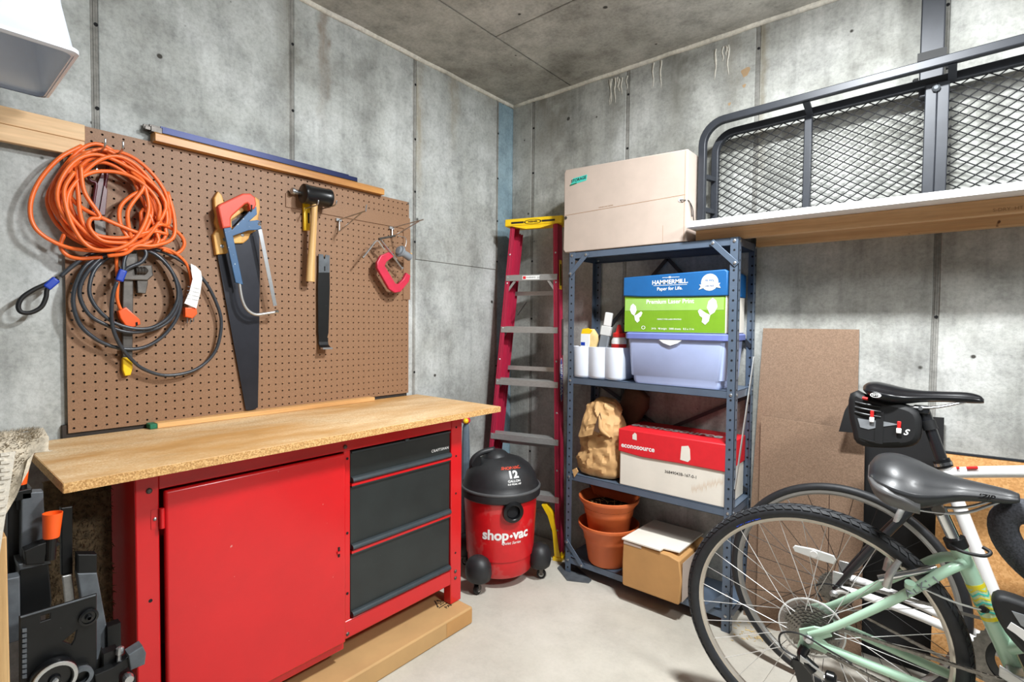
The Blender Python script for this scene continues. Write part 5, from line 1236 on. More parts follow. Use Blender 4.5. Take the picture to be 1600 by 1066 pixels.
# ================================================================== bicycles
def frame_of(c, th, ph):
    d = Vector((cos(th), sin(th), 0)); n = Vector((-sin(th), cos(th), 0)); up = Vector((0, 0, 1)) * cos(ph) + n * sin(ph)
    nn = d.cross(up)                                    # towards the camera side (right of the rider)
    return lambda u, w, s=0.0: Vector(c) + d * u + up * w + nn * s, d, up, nn
def wheel(B, parent, u0, R, rt, rimc, spoke_mat, tyre_mat, tread, nsp=32, cassette=True, disc_guard=False, axle=.06, w0=0.0):
    Pf, d, up, nn = B
    o = Pf(u0, w0)
    N = 96
    def cpt(a, r, s=0.0): return o + (d * cos(a) + up * sin(a)) * r + nn * s
    def ring(prof, n=N): # prof list of (radius, side)
        return MB().loft([[cpt(2 * pi * i / n, r, s) for r, s in prof] for i in range(n)], True, False)
    Rc = R - rt
    ty = build(ring([(Rc + rt * cos(a), rt * sin(a)) for a in [2 * pi * k / 14 for k in range(14)]]), 'tyre', tyre_mat, parent, smooth=60)
    if tread:
        tr = MB(); n = 92
        for i in range(n):
            for (sd, off, w) in ((-1, 0, 1), (1, .5, 1), (-1, .25, 2), (1, .75, 2)):
                a = 2 * pi * (i + off) / n; dl = 2 * pi / n * .41
                be0, be1 = ((.06, .50), (.55, 1.0))[w - 1]
                def q(t, be, lift): return cpt(t, Rc + (rt + lift) * cos(be * sd), (rt + lift) * sin(be * sd))
                sk_ = dl * .9
                A = [q(a - dl + (0 if w == 1 else sk_), be0, .0), q(a + dl + (0 if w == 1 else sk_), be0, .0), q(a + dl + (sk_ if w == 1 else 0), be1, .0), q(a - dl + (sk_ if w == 1 else 0), be1, .0)]
                Bq = [q(a - dl * .82 + (0 if w == 1 else sk_), be0, .0021), q(a + dl * .82 + (0 if w == 1 else sk_), be0, .0021), q(a + dl * .82 + (sk_ if w == 1 else 0), be1, .0021), q(a - dl * .82 + (sk_ if w == 1 else 0), be1, .0021)]
                tr.add(A + Bq, [(4, 5, 6, 7), (0, 1, 5, 4), (1, 2, 6, 5), (2, 3, 7, 6), (3, 0, 4, 7)])
        build(tr, 'tread', tyre_mat, ty, kind='stuff', recalc=False)
    ri = Rc - rt * .55
    rm = build(ring([(ri + .008, -.011), (ri + .008, .011), (ri - .010, .010), (ri - .016, .004), (ri - .016, -.004), (ri - .010, -.010)]), 'rim', rimc, parent, smooth=35)
    hb_ = build(MB().lathe([(.006, -axle), (.011, -axle + .012), (.014, -.038), (.026, -.036), (.026, -.031), (.012, -.028), (.012, .028), (.028, .031), (.028, .036), (.014, .038), (.011, axle - .012), (.006, axle)], o, nn, 20), 'hub', M['alu'], parent, smooth=35)
    sm = None
    for i in range(nsp):
        sd = 1 if i % 2 else -1; cross = 1 if (i // 2) % 2 else -1
        a1 = 2 * pi * (i + .5) / nsp; a0 = a1 + cross * radians(62)
        p, q = cpt(a0, .025, sd * .0335), cpt(a1, ri - .014, sd * .002)
        build(MB().tube([p, q], .0010, 5), 'spoke', spoke_mat, parent)
    if cassette:
        for k in range(7):
            r = (.066 if disc_guard else .052) - k * .0058; s0 = .020 + k * .0048; n = 30 - k * 2
            mb = MB()
            pr_ = []
            for j in range(n * 2): pr_.append((r + (.004 if j % 2 else 0), 2 * pi * j / (n * 2)))
            mb.add([cpt(a, rr_, s0) for rr_, a in pr_] + [cpt(a, rr_, s0 + .002) for rr_, a in pr_], [list(range(n * 2)), list(range(n * 2, n * 4))[::-1]] + [[j, (j + 1) % (n * 2), n * 2 + (j + 1) % (n * 2), n * 2 + j] for j in range(n * 2)])
            build(mb, 'sprocket', M['cog'], parent)
    if disc_guard:
        build(MB().loft([[cpt(2 * pi * i / 48, r, s) for i in range(48)] for r, s in ((.0835, .0110), (.0835, .0145), (.0795, .0145), (.0795, .0110))], True, False), 'guard_rim', M['clear'], parent, smooth=50)
        build(MB().loft([[cpt(2 * pi * i / 40, r, s) for i in range(40)] for r, s in ((.081, .012), (.081, .0135), (.030, .0155), (.030, .014))], True, False), 'spoke_guard', M['guard'], parent, smooth=50)
    return cpt
def tubes(B, parent, name, pts, r, mat, n=0, seg=14):
    Pf = B[0]; P = [Pf(*p) for p in pts]
    if n:
        m0 = len(P); P = catmull(P, n)
        if isinstance(r, (list, tuple)):
            rr_ = []
            for i in range(len(P)): f = i / n; k = min(int(f), m0 - 2); rr_.append(r[k] + (r[k + 1] - r[k]) * (f - k))
            r = rr_
    return build(MB().tube(P, r, seg), name, mat, parent, smooth=60)
def saddle(B, parent, secs, mat, name='saddle'):
    Pf = B[0]; rings = []
    for (u, hw_, top, bot) in secs:
        r = []
        for k in range(20):
            a = 2 * pi * k / 20; x, y = cos(a), sin(a)
            ex = (abs(x) ** .8) * (1 if x > 0 else -1); ey = (abs(y) ** .75) * (1 if y > 0 else -1)
            m = (top + bot) / 2; hh = (top - bot) / 2
            zz = m + hh * ey
            ww = hw_ * ex * (1.0 if y > -.2 else .95)
            r.append(Pf(u, zz - (abs(ex) ** 2.2) * (top - bot) * .22 * (1 if y > 0 else 0), ww))
        rings.append(r)
    return build(MB().loft(catmull_rings(rings, 4)), name, mat, parent, smooth=180)
def catmull_rings(rings, n):
    cols = [catmull([r[k] for r in rings], n) for k in range(len(rings[0]))]
    return [[cols[k][i] for k in range(len(cols))] for i in range(len(cols[0]))]
def chain(B, parent, a, b, s, r0, r1):
    Pf = B[0]
    for nm, pa, pb_ in (('chain_run', (a[0], a[1] + r0, s), (b[0], b[1] + r1, s)), ('chain_run', (a[0], a[1] - r0, s), (b[0], b[1] - r1, s))):
        P0, P1 = Pf(*pa), Pf(*pb_); n = int((P1 - P0).length / .0127); mb = MB(); d = (P1 - P0).normalized()
        for i in range(n):
            c = P0.lerp(P1, (i + .5) / n); o = .0035 if i % 2 else .0022
            for sgn in (-1, 1): mb.obox(c + B[3] * sgn * o, (.0125, .0012, .0075), d, B[3], d.cross(B[3]))
            mb.lathe([(.0036, -.0035), (.0036, .0035)], P0.lerp(P1, i / n), B[3], 6)
        build(mb, nm, M['cog'], parent, kind='stuff')
def ringplate(B, parent, name, u, w, s, R_, r_, mat, teeth=0, t=.002):
    Pf = B[0]; n = max(teeth * 2, 40)
    return build(MB().loft([[Pf(u + (rr_ + (.004 if teeth and j % 2 and k < 2 else 0)) * cos(2 * pi * j / n), w + (rr_ + (.004 if teeth and j % 2 and k < 2 else 0)) * sin(2 * pi * j / n), s + o) for j in range(n)] for k, (rr_, o) in enumerate(((R_, 0), (R_, t), (r_, t), (r_, 0)))], True, False), name, mat, parent)

# ---------------------------------------------------------------- mint bicycle (near)
c1 = Vector((1.6656, -.6484, .3445)); B1 = frame_of(c1, radians(3.68), radians(-3.14)); P1f = B1[0]
k1 = thing('bicycle', 'mint green bicycle standing nearest the camera at the right', 'bicycle', (c1.x + .5, c1.y, 0), group='bicycles parked along the back wall')
cpt1 = wheel(B1, k1, 0, .3450, .0195, M['rim'], M['spoke'], M['tyre'], True, 32, True, True)
wheel(B1, k1, 1.06, .3450, .0195, M['rim'], M['spoke'], M['tyre'], True, 32, False, False, .05)
BB = (.455, -.058)
tubes(B1, k1, 'seat_tube', [(BB[0], BB[1], 0), (.296, .330, 0)], .0185, M['mint'])
tubes(B1, k1, 'bottom_bracket', [(BB[0], BB[1], -.036), (BB[0], BB[1], .036)], .021, M['mint'])
for s in (-1, 1):
    tubes(B1, k1, 'seat_stay', [(.0, .012, s * .066), (.06, .055, s * .066), (.20, .185, s * .060), (.27, .255, s * .045), (.314, .282, s * .016)], [.0085, .0095, .011, .012, .012], M['mint'], 5)
    tubes(B1, k1, 'chain_stay', [(.0, -.004, s * .066), (.08, -.015, s * .064), (.28, -.042, s * .048), (BB[0] - .01, BB[1], s * .022)], [.009, .011, .012, .014], M['mint'], 5)
    dp = build(plate_mb([[(-.022, .016), (.012, .036), (.045, .040), (.052, .026), (.030, .010), (.050, -.006), (.040, -.026), (.006, -.022), (-.012, -.040), (-.026, -.034), (-.020, -.010)]], lambda a, b, c, s=s: P1f(a, b, s * .066 + c), .008, .0015), 'dropout', M['mint'], k1)
    build(MB().lathe([(.013, 0), (.013, .006), (.007, .012)], P1f(0, 0, s * .070), B1[3] * s, 14), 'axle_nut', M['steel'], k1)
tubes(B1, k1, 'brake_boss', [(.212, .208, .058), (.212, .222, .062)], .011, M['mint'])
tubes(B1, k1, 'top_tube', [(.398, .095, 0), (.60, .235, 0), (.84, .435, 0)], .019, M['mint'], 6)
tubes(B1, k1, 'down_tube', [(BB[0], BB[1], 0), (.66, .15, 0), (.855, .385, 0)], .021, M['mint'], 6)
tubes(B1, k1, 'head_tube', [(.875, .355, 0), (.815, .53, 0)], .021, M['mint'])
for s in (-1, 1): tubes(B1, k1, 'fork_leg', [(.885, .335, s * .045), (.95, .20, s * .052), (1.06, .0, s * .052)], [.016, .014, .010], M['mint'], 5)
tubes(B1, k1, 'fork_crown', [(.885, .335, -.05), (.885, .335, .05)], .018, M['mint'])
tubes(B1, k1, 'stem', [(.815, .53, 0), (.79, .62, 0), (.83, .66, 0)], .014, M['blkg'], 4)
tubes(B1, k1, 'handlebar', [(.66, .70, -.31), (.76, .69, -.22), (.83, .665, -.08), (.83, .66, 0), (.83, .665, .08), (.76, .69, .22), (.66, .70, .31)], .0125, M['blkg'], 5)
for s in (-1, 1): tubes(B1, k1, 'grip', [(.70, .697, s * .27), (.62, .702, s * .345)], .017, M['blk'])
# band of printed chevrons on the seat tube
sa = Vector((BB[0], BB[1])); sb_ = Vector((.296, .330)); sd_ = (sb_ - sa).normalized()
def on_st(t): p = sa + sd_ * t; return (p.x, p.y, 0)
bn = tubes(B1, k1, 'printed_band', [on_st(.232), on_st(.312)], .0189, M['bandp'])
tubes(B1, bn, 'band_edge', [on_st(.305), on_st(.314)], .0191, M['bandy']); tubes(B1, bn, 'band_edge', [on_st(.229), on_st(.238)], .0191, M['bandy'])
ch = MB()
Dv = (P1f(*on_st(.3)) - P1f(*on_st(.2))).normalized(); Sv = B1[3]; Fv = Dv.cross(Sv)
cv = MB()
for j in range(6):
    t0 = .242 + j * .0105; tgt = ch if j % 2 else cv
    row = []
    for i in range(17):
        a = radians(-100 + i * 12.5); z = t0 + .010 * abs(((i % 8) / 4.0) - 1)
        o = P1f(*on_st(z)); dr_ = (Sv * cos(a) + Fv * sin(a)) * .0192
        row.append((o + dr_, o + dr_ + Dv * .0045))
    for i in range(16): tgt.add([row[i][0], row[i + 1][0], row[i + 1][1], row[i][1]], [(0, 1, 2, 3)])
build(ch, 'chevrons', M['bandy'], bn, recalc=False); build(cv, 'chevrons', M['teal'], bn, recalc=False)
tubes(B1, k1, 'seat_clamp', [(.303, .312, 0), (.295, .333, 0)], .0225, M['blk'])
tubes(B1, k1, 'clamp_lever', [(.285, .322, .026), (.31, .318, .040), (.345, .318, .040), (.358, .326, .030), (.345, .332, .022)], .0042, M['blk'], 5, 8)
tubes(B1, k1, 'seat_post', [(.300, .320, 0), (.268, .398, 0)], .0142, M['chrome'])
sdl = saddle(B1, k1, [(.122, .040, .488, .452), (.140, .082, .512, .428), (.175, .105, .520, .408), (.215, .100, .512, .402), (.255, .072, .496, .412), (.295, .044, .484, .428), (.34, .030, .478, .436), (.385, .023, .472, .440), (.405, .014, .466, .446)], M['saddle'])
sd2 = saddle(B1, sdl, [(.1195, .030, .482, .448), (.134, .078, .500, .420), (.160, .1055, .505, .402), (.195, .1065, .490, .395), (.225, .094, .455, .392)], M['saddle2'], 'rear_panel')
lettering('IZIP', .017, lambda a, b, c=0: P1f(.345 + a, .455 + b, .0315 - abs(b) * .2), M['blkg'], sdl, bold=.03, shear=.3)
for s in (-1, 1): tubes(B1, sdl, 'rail', [(.155, .415, s * .03), (.20, .396, s * .022), (.30, .402, s * .020), (.37, .442, s * .01)], .0035, M['steel'], 5, 8)
tubes(B1, sdl, 'clamp', [(.262, .402, -.024), (.262, .402, .024)], .013, M['dsteel'])
# rear derailleur, brake, reflector, cables
de = tubes(B1, k1, 'derailleur', [(-.006, -.022, .078), (-.012, -.045, .088), (.018, -.070, .092)], [.013, .013, .016], M['blkg'], 5)
build(MB().obox(P1f(.012, -.058, .100), (.062, .006, .016), P1f(.05, -.075, .1) - P1f(-.02, -.038, .1), B1[3], (0, 0, 1)), 'derailleur_plate', M['alu'], de)
lettering('SRAM', .010, lambda a, b, c=0: P1f(.012 + a * .88 + b * .45, -.058 - a * .47 + b * .88, .1036), M['ink'], de, bold=.02)
for (u, w) in ((-.022, -.100), (.0, -.165)):
    ringplate(B1, de, 'pulley', u, w, .045, .020, .006, M['blk'], 10, .006)
build(plate_mb([[(-.040, -.085), (-.010, -.082), (.006, -.10), (.018, -.165), (.004, -.186), (-.016, -.180), (-.030, -.13)]], lambda a, b, c: P1f(a, b, .054 + c), .003), 'pulley_cage', M['blkg'], de)
build(MB().lathe([(.014, 0), (.018, .004), (.018, .020), (.012, .026)], P1f(.042, -.078, .090), B1[1], 14), 'barrel', M['blkg'], de, smooth=40)
tubes(B1, k1, 'gear_cable', [(.10, -.020, .085), (.04, -.000, .088), (-.02, .018, .090), (-.065, .000, .088), (-.062, -.040, .088), (-.02, -.052, .09)], .0025, M['blk'], 6, 6)
bk = tubes(B1, k1, 'brake_arm', [(.166, .190, .045), (.172, .225, .050), (.190, .260, .035)], [.010, .009, .007], M['alu'], 4, 10)
tubes(B1, bk, 'brake_link', [(.150, .205, .045), (.235, .250, .042), (.262, .262, .030)], [.009, .008, .006], M['chrome'], 4, 10)
build(MB().obox(P1f(.225, .245, .012), (.060, .012, .014), B1[1], B1[3], B1[2]), 'brake_pad', M['blk'], bk)
tubes(B1, k1, 'brake_arm', [(.166, .190, -.045), (.172, .225, -.050), (.190, .260, -.035)], [.010, .009, .007], M['alu'], 4, 10)
rf = build(plate_mb([[(-.050, .010), (-.046, .016), (0, .018), (.046, .012), (.050, .004), (.046, -.008), (0, -.005), (-.046, .002)]], lambda a, b, c: P1f(.002 + a, .208 + b, .008 + c), .008, .002), 'wheel_reflector', M['clear'], k1, smooth=40)
build(MB().lathe([(.009, 0), (.009, .003)], P1f(.002, .2145, .012), B1[3], 14), 'reflector_boss', M['tag'], rf)
lettering('ALKI 1', .030, lambda a, b, c=0: P1f(.235 + a * .745 - b * .55, .220 + a * .67 + b * .6, .0692 - .12 * a - b * b * 30), M['greyrub'], k1, bold=.0)
# tyre side print
def tyre_txt(a, b, c=0):
    t = radians(122) - a / .318; r = .3185 + b
    return cpt1(t, r, .0168 - b * .8)
lettering('EASY RUNNER', .012, tyre_txt, M['blue'], k1, bold=.02)
tubes(B1, k1, 'valve', [(-.1, -.285, 0), (-.09, -.255, 0)], .003, M['blk'], 0, 6)
# crank
cr = ringplate(B1, k1, 'chainring', BB[0], BB[1], .048, .092, .066, M['blkg'], 40, .003)
ringplate(B1, k1, 'chain_guard', BB[0], BB[1], .054, .104, .086, M['clear'], 0, .002)
tubes(B1, cr, 'spider', [(BB[0] - .07, BB[1] + .02, .050), (BB[0], BB[1], .052), (BB[0] + .06, BB[1] + .04, .050)], .008, M['blkg'])
ca = build(MB().bar(P1f(BB[0] + .01, BB[1], .066), P1f(BB[0] - .13, BB[1] - .095, .074), .016, .022, (0, 0, 1)), 'crank_arm', M['alu'], k1, bevel=.004)
build(MB().bar(P1f(BB[0], BB[1], -.066), P1f(BB[0] + .13, BB[1] + .10, -.074), .016, .022, (0, 0, 1)), 'crank_arm', M['alu'], k1, bevel=.004)
build(MB().obox(P1f(BB[0] - .13, BB[1] - .095, .125), (.085, .080, .022), B1[1], B1[3], B1[2]), 'pedal', M['blk'], k1, bevel=.005)
build(MB().obox(P1f(BB[0] + .13, BB[1] + .10, -.125), (.085, .080, .022), B1[1], B1[3], B1[2]), 'pedal', M['blk'], k1, bevel=.005)
chain(B1, k1, (0, 0), BB, .036, .036, .086)
fd = build(MB().obox(P1f(.420, .040, .052), (.090, .006, .028), B1[1] - B1[2] * .5, B1[3], B1[2]).obox(P1f(.410, .050, .030), (.030, .045, .020), B1[1], B1[3], B1[2]), 'front_derailleur', M['alu'], k1, bevel=.004)
tubes(B1, k1, 'light_bracket', [(.358, .178, .012), (.350, .182, .024)], .008, M['blk']); tubes(B1, k1, 'shift_cable', [(.355, .178, .02), (.30, .185, .03), (.24, .20, .03)], .0025, M['steel'], 5, 6)
# phone pouch on the frame
ph = thing('frame_pouch', 'black frame pouch with clear window strapped on the mint bicycle', 'pouch', P1f(.43, .10, .02))
def pouch(off, k): return [(.372, .226), (.385, .236), (.44, .226), (.52, .214), (.56, .200), (.555, .15), (.52, .09), (.455, .105), (.405, .150), (.378, .195)]
build(plate_mb([pouch(0, 1)], lambda a, b, c: P1f(a, b, .050 + c), .044, .010, 3), 'pouch', M['blk'], ph, smooth=60)
build(plate_mb([[(.392, .218), (.45, .212), (.53, .200), (.525, .150), (.46, .168), (.408, .190)]], lambda a, b, c: P1f(a, b, .0728 + c), .002), 'window', M['window'], ph)
sp_ = build(plate_mb([[(.386, .176), (.400, .168), (.45, .128), (.51, .104), (.516, .118), (.46, .150), (.412, .182), (.392, .192)]], lambda a, b, c: P1f(a, b, .0735 + c), .0021), 'name_strip', M['tag'], ph)
lettering('BIKASE', .020, lambda a, b, c=0: P1f(.440 + a * .84 + b * .5, .146 - a * .46 + b * .84, .0756), M['ink'], sp_, bold=.02, shear=.2)
# foam covered loop
fm = thing('foam_loop', 'black foam padded loop standing in front of the tan fibre board', 'padded loop', P1f(.44, .28, .02))
ctr = P1f(.478, .330, -.03)
build(MB().tube([ctr + B1[1] * (.105 * cos(a) * cos(.6) - .062 * sin(a) * -sin(.6)) + B1[2] * (-.105 * cos(a) * sin(.75) + .062 * sin(a) * cos(.6)) for a in [2 * pi * k / 40 for k in range(40)]], .029, 14, True), 'foam_ring', M['foam'], fm, smooth=180)
build(MB().tube([ctr + B1[1] * .07 - B1[2] * .09, ctr + B1[1] * .12 - B1[2] * .20, Vector((ctr.x + .14, ctr.y, .02))], .016, 10), 'stem', M['blk'], fm, smooth=180)
build(MB().lathe([(.07, 0), (.075, .004), (.07, .016), (.02, .024)], (ctr.x + .14, ctr.y, 0), (0, 0, 1), 24), 'base', M['blk'], fm, smooth=40)

# ---------------------------------------------------------------- white bicycle (far)
c2 = Vector((1.6838, -.3245, .3342)); B2 = frame_of(c2, radians(-.53), radians(3.9)); P2f = B2[0]
k2_ = thing('bicycle', 'white and black bicycle with a saddle bag standing behind the mint one', 'bicycle', (c2.x + .5, c2.y, 0), group='bicycles parked along the back wall')
wheel(B2, k2_, 0, .3350, .0140, M['rimg'], M['blkg'], M['tyre2'], False, 28, True, False)
wheel(B2, k2_, .99, .3350, .0140, M['rimg'], M['blkg'], M['tyre2'], False, 28, False, False, .05)
B2B = (.428, -.05)
tubes(B2, k2_, 'seat_tube', [(B2B[0], B2B[1], 0), (.252, .450, 0)], .0175, M['bwhite'])
tubes(B2, k2_, 'bottom_bracket', [(B2B[0], B2B[1], -.036), (B2B[0], B2B[1], .036)], .021, M['bwhite'])
for s in (-1, 1):
    tubes(B2, k2_, 'seat_stay', [(.0, .012, s * .062), (.04, .080, s * .060), (.115, .200, s * .052), (.20, .325, s * .036), (.276, .405, s * .014)], [.008, .010, .012, .0115, .010], M['bblack'], 5)
    tubes(B2, k2_, 'chain_stay', [(.0, .0, s * .062), (.04, .020, s * .062), (.22, .000, s * .045), (B2B[0] - .01, B2B[1], s * .020)], [.009, .012, .013, .013], M['bwhite'], 5)
    build(MB().obox(P2f(.008, .045, s * .062), (.030, .008, .050), B2[1], B2[3], B2[2]), 'dropout', M['alu'], k2_, bevel=.003)
    build(MB().lathe([(.012, 0), (.012, .006), (.006, .012)], P2f(0, 0, s * .066), B2[3] * s, 12), 'axle_nut', M['steel'], k2_)
tubes(B2, k2_, 'top_tube', [(.262, .425, 0), (.425, .460, 0), (.76, .520, 0)], [.016, .017, .018], M['bwhite'], 5)
tubes(B2, k2_, 'down_tube', [(B2B[0], B2B[1], 0), (.80, .43, 0)], .021, M['bwhite'])
tubes(B2, k2_, 'head_tube', [(.815, .40, 0), (.762, .55, 0)], .021, M['bwhite'])
for s in (-1, 1): tubes(B2, k2_, 'fork_leg', [(.82, .375, s * .035), (.90, .20, s * .048), (.99, .0, s * .050)], [.015, .013, .010], M['bblack'], 5)
tubes(B2, k2_, 'fork_crown', [(.82, .375, -.04), (.82, .375, .04)], .017, M['bblack'])
tubes(B2, k2_, 'stem', [(.762, .55, 0), (.75, .59, 0), (.83, .62, 0)], .013, M['blkg'], 4)
tubes(B2, k2_, 'handlebar', [(.80, .64, -.29), (.83, .63, -.10), (.83, .62, 0), (.83, .63, .10), (.80, .64, .29)], .0125, M['blkg'], 5)
for s in (-1, 1): tubes(B2, k2_, 'grip', [(.803, .639, s * .19), (.795, .641, s * .31)], .017, M['blk'])
cl = build(MB().add([], []).tube([P2f(.305, .450, .0168), P2f(.330, .456, .0172)], .004, 6), 'red_decal', M['redtip'], k2_)
build(MB().tube([P2f(.283, .446, .0166), P2f(.290, .4475, .0166)], .004, 6), 'red_decal', M['redtip'], k2_)
tubes(B2, k2_, 'seat_clamp', [(.258, .440, 0), (.248, .462, 0)], .0215, M['blkg'])
tubes(B2, k2_, 'seat_clamp_ring', [(.2545, .446, 0), (.2515, .454, 0)], .0235, M['chrome'])
tubes(B2, k2_, 'seat_post', [(.255, .445, 0), (.205, .600, 0)], .0150, M['bblack'])
tubes(B2, k2_, 'post_strap', [(.222, .548, 0), (.213, .574, 0)], .0185, M['blk'])
build(MB().obox(P2f(.198, .606, 0), (.040, .042, .026), B2[1], B2[3], B2[2]), 'post_head', M['bblack'], k2_, bevel=.005)
build(MB().lathe([(.006, 0), (.006, .004)], P2f(.196, .610, .021), B2[3], 10), 'post_bolt', M['steel'], k2_)
sd3 = saddle(B2, k2_, [(.050, .030, .668, .650), (.062, .060, .678, .638), (.085, .072, .682, .622), (.12, .068, .676, .616), (.155, .050, .668, .618), (.20, .034, .664, .628), (.25, .025, .666, .634), (.30, .021, .668, .636), (.328, .017, .662, .638), (.338, .010, .652, .640)], M['saddleb'])
em = build(MB().loft([[P2f(.088 + .0145 * k * cos(a), .641 + .0075 * k * sin(a), .073) for a in [2 * pi * i / 24 for i in range(24)]] for k in (1.0, .82)], False, False), 'emblem', M['tag'], sd3, recalc=False)
lettering('WTB', .0095, lambda a, b, c=0: P2f(.088 + a, .641 + b, .0735), M['tag'], sd3, bold=.03, shear=.3)
for s in (-1, 1): tubes(B2, sd3, 'rail', [(.075, .628, s * .030), (.13, .612, s * .022), (.22, .614, s * .020), (.30, .640, s * .010)], .0035, M['steel'], 5, 8)
# brake and rear gear bits
tubes(B2, k2_, 'brake_arm', [(.150, .250, .045), (.160, .295, .048), (.185, .335, .03)], [.011, .009, .007], M['alu'], 4, 10)
tubes(B2, k2_, 'brake_arm', [(.150, .250, -.045), (.160, .295, -.048), (.185, .335, -.03)], [.011, .009, .007], M['alu'], 4, 10)
d2 = tubes(B2, k2_, 'derailleur', [(.002, -.02, .07), (-.004, -.045, .085), (.01, -.06, .085)], [.011, .012, .014], M['blkg'], 4)
for (u, w) in ((-.012, -.090), (.004, -.150)): ringplate(B2, d2, 'pulley', u, w, .045, .018, .006, M['blk'], 10, .006)
cr2 = ringplate(B2, k2_, 'chainring', B2B[0], B2B[1], .046, .098, .070, M['cog'], 44, .003)
ringplate(B2, k2_, 'chainring', B2B[0], B2B[1], .038, .072, .050, M['blkg'], 32, .003)
build(MB().bar(P2f(B2B[0], B2B[1], .066), P2f(B2B[0] + .02, B2B[1] + .168, .074), .016, .022, (1, 0, 0)), 'crank_arm', M['blkg'], k2_, bevel=.004)
build(MB().bar(P2f(B2B[0], B2B[1], -.066), P2f(B2B[0] - .02, B2B[1] - .168, -.074), .016, .022, (1, 0, 0)), 'crank_arm', M['blkg'], k2_, bevel=.004)
build(MB().obox(P2f(B2B[0] + .02, B2B[1] + .168, .125), (.085, .080, .022), B2[1], B2[3], B2[2]), 'pedal', M['blk'], k2_, bevel=.005)
chain(B2, k2_, (0, 0), B2B, .034, .034, .092)
tubes(B2, k2_, 'gear_cable', [(.08, .01, .07), (.0, .03, .075), (-.05, .01, .075), (-.03, -.03, .08)], .0025, M['blk'], 5, 6)
# saddle bag
bg = thing('saddle_bag', 'black wedge shaped saddle bag with red zip pulls under the black saddle', 'bag', P2f(.10, .485, 0))
outb = [(.030, .628), (.055, .622), (.14, .606), (.178, .590), (.186, .548), (.180, .515), (.150, .500), (.085, .490), (.050, .493), (.042, .520), (.030, .575)]
build(plate_mb([outb], lambda a, b, c: P2f(a, b, c), .074, .016, 3), 'bag', M['blk'], bg, smooth=60)
build(plate_mb([[(.040, .562), (.048, .534), (.070, .530), (.100, .542), (.148, .556), (.100, .561), (.06, .560)]], lambda a, b, c: P2f(a, b, .0375 + c), .002), 'reflective_panel', M['window'], bg)
build(MB().obox(P2f(.098, .540, .0385), (.020, .003, .10), B2[1], B2[3], B2[2]), 'strap', M['blk'], bg)
for (u, w) in ((.078, .570), (.147, .545)):
    z_ = build(MB().obox(P2f(u, w + .010, .042), (.010, .005, .022), B2[1], B2[3], B2[2]), 'zip_pull', M['redtip'], bg, bevel=.002)
    build(MB().obox(P2f(u, w - .008, .043), (.013, .006, .016), B2[1], B2[3], B2[2]), 'pull_tip', M['tag'], z_, bevel=.002)
lettering('S', .024, lambda a, b, c=0: P2f(.163 + a, .534 + b, .0385), M['tag'], bg, bold=.03, shear=.4)
for w in (.612, .596, .580): tubes(B2, bg, 'ruffle', [(.032, w, .036), (.06, w - .004, .040), (.10, w - .008, .038)], .004, M['blkg'], 5, 6)
tubes(B2, bg, 'lower_piping', [(.045, .500, .034), (.09, .492, .036), (.15, .502, .034)], .004, M['blkg'], 5, 6)
tubes(B2, k2_, 'bag_light', [(.052, .628, .045), (.066, .626, .047)], .005, M['redtip'])

# ---- debris by the shelving foot
random.seed(14); db = MB()
for k in range(70):
    c = Vector((random.gauss(1.38, .045), random.gauss(-.20, .035), .0015)); r = random.uniform(.0012, .006)
    d = Vector((random.uniform(-1, 1), random.uniform(-1, 1), random.uniform(-.1, .2))).normalized()
    db.tube([c - d * r * 1.5, c + d * r * 1.5], r * .35, 4)
build(db, 'floor_debris', M['straw'], None, label='scattered dry leaf crumbs on the floor by the shelving foot', cat='debris', kind='stuff')

# ================================================================== machine, rug and wood in the left corner
ms = thing('miter_saw_stand', 'scuffed black and grey folding saw stand with orange cups left of the cabinet', 'saw stand', (.58, -2.05, 0.0))
def pp(polys, x, t, name, mat, par=None, bev=.002, **k): return build(px_plate(polys, x, t, bev), name, mat, par or ms, **k)
pp([[(36, 772), (66, 770), (71, 882), (35, 884)]], .50, .030, 'upright', M['greym'])
pp([[(14, 775), (35, 772), (34, 960), (14, 960)]], .47, .020, 'upright', M['blkm'])
pp([[(32, 884), (74, 878), (79, 940), (78, 948), (33, 965)]], .53, .060, 'sleeve', M['blkm'])
pp([[(31, 883), (75, 875), (77, 880), (32, 890)]], .535, .064, 'sleeve_rim', M['greym'])
kb = pp([[(40, 862), (60, 853), (84, 845), (92, 851), (70, 868), (68, 880), (42, 882)]], .545, .030, 'clamp_knob', M['blkm'])
oc1 = W(80, 840, 'x', .54); s_ = (W(96, 820, 'x', .54) - W(64, 820, 'x', .54)).length / 2; hgt = (W(80, 802, 'x', .54) - oc1).length
build(MB().lathe([(s_ * .80, 0), (s_ * .82, .002), (s_ * 1.0, hgt), (s_ * .92, hgt), (s_ * .75, .01), (.001, .008)], oc1, (0, .06, 1), 28, False), 'orange_cup', M['orangep'], ms, smooth=40)
build(MB().lathe([(s_ * .55, -.045), (s_ * .62, 0)], oc1, (0, .06, 1), 16), 'cup_post', M['blkm'], ms)
oc2 = W(33, 757, 'x', .48)
build(MB().lathe([(s_ * .55, 0), (s_ * .8, hgt * .7), (s_ * .7, hgt * .7), (.001, .006)], oc2, (0, 0, 1), 24, False), 'orange_cup', M['orangep'], ms, smooth=40)
build(MB().lathe([(s_ * .5, -.05), (s_ * .56, 0)], oc2, (0, 0, 1), 16), 'cup_post', M['blkm'], ms)
pp([[(26, 770), (48, 765), (49, 778), (26, 782)]], .50, .06, 'head_block', M['blkm'])
pp([[(4, 908), (29, 903), (30, 1000), (4, 1008)]], .56, .030, 'side_box', M['greym'])
pp([[(97, 795), (112, 793), (112, 898), (98, 898)]], .46, .018, 'rear_leg', M['blkm'])
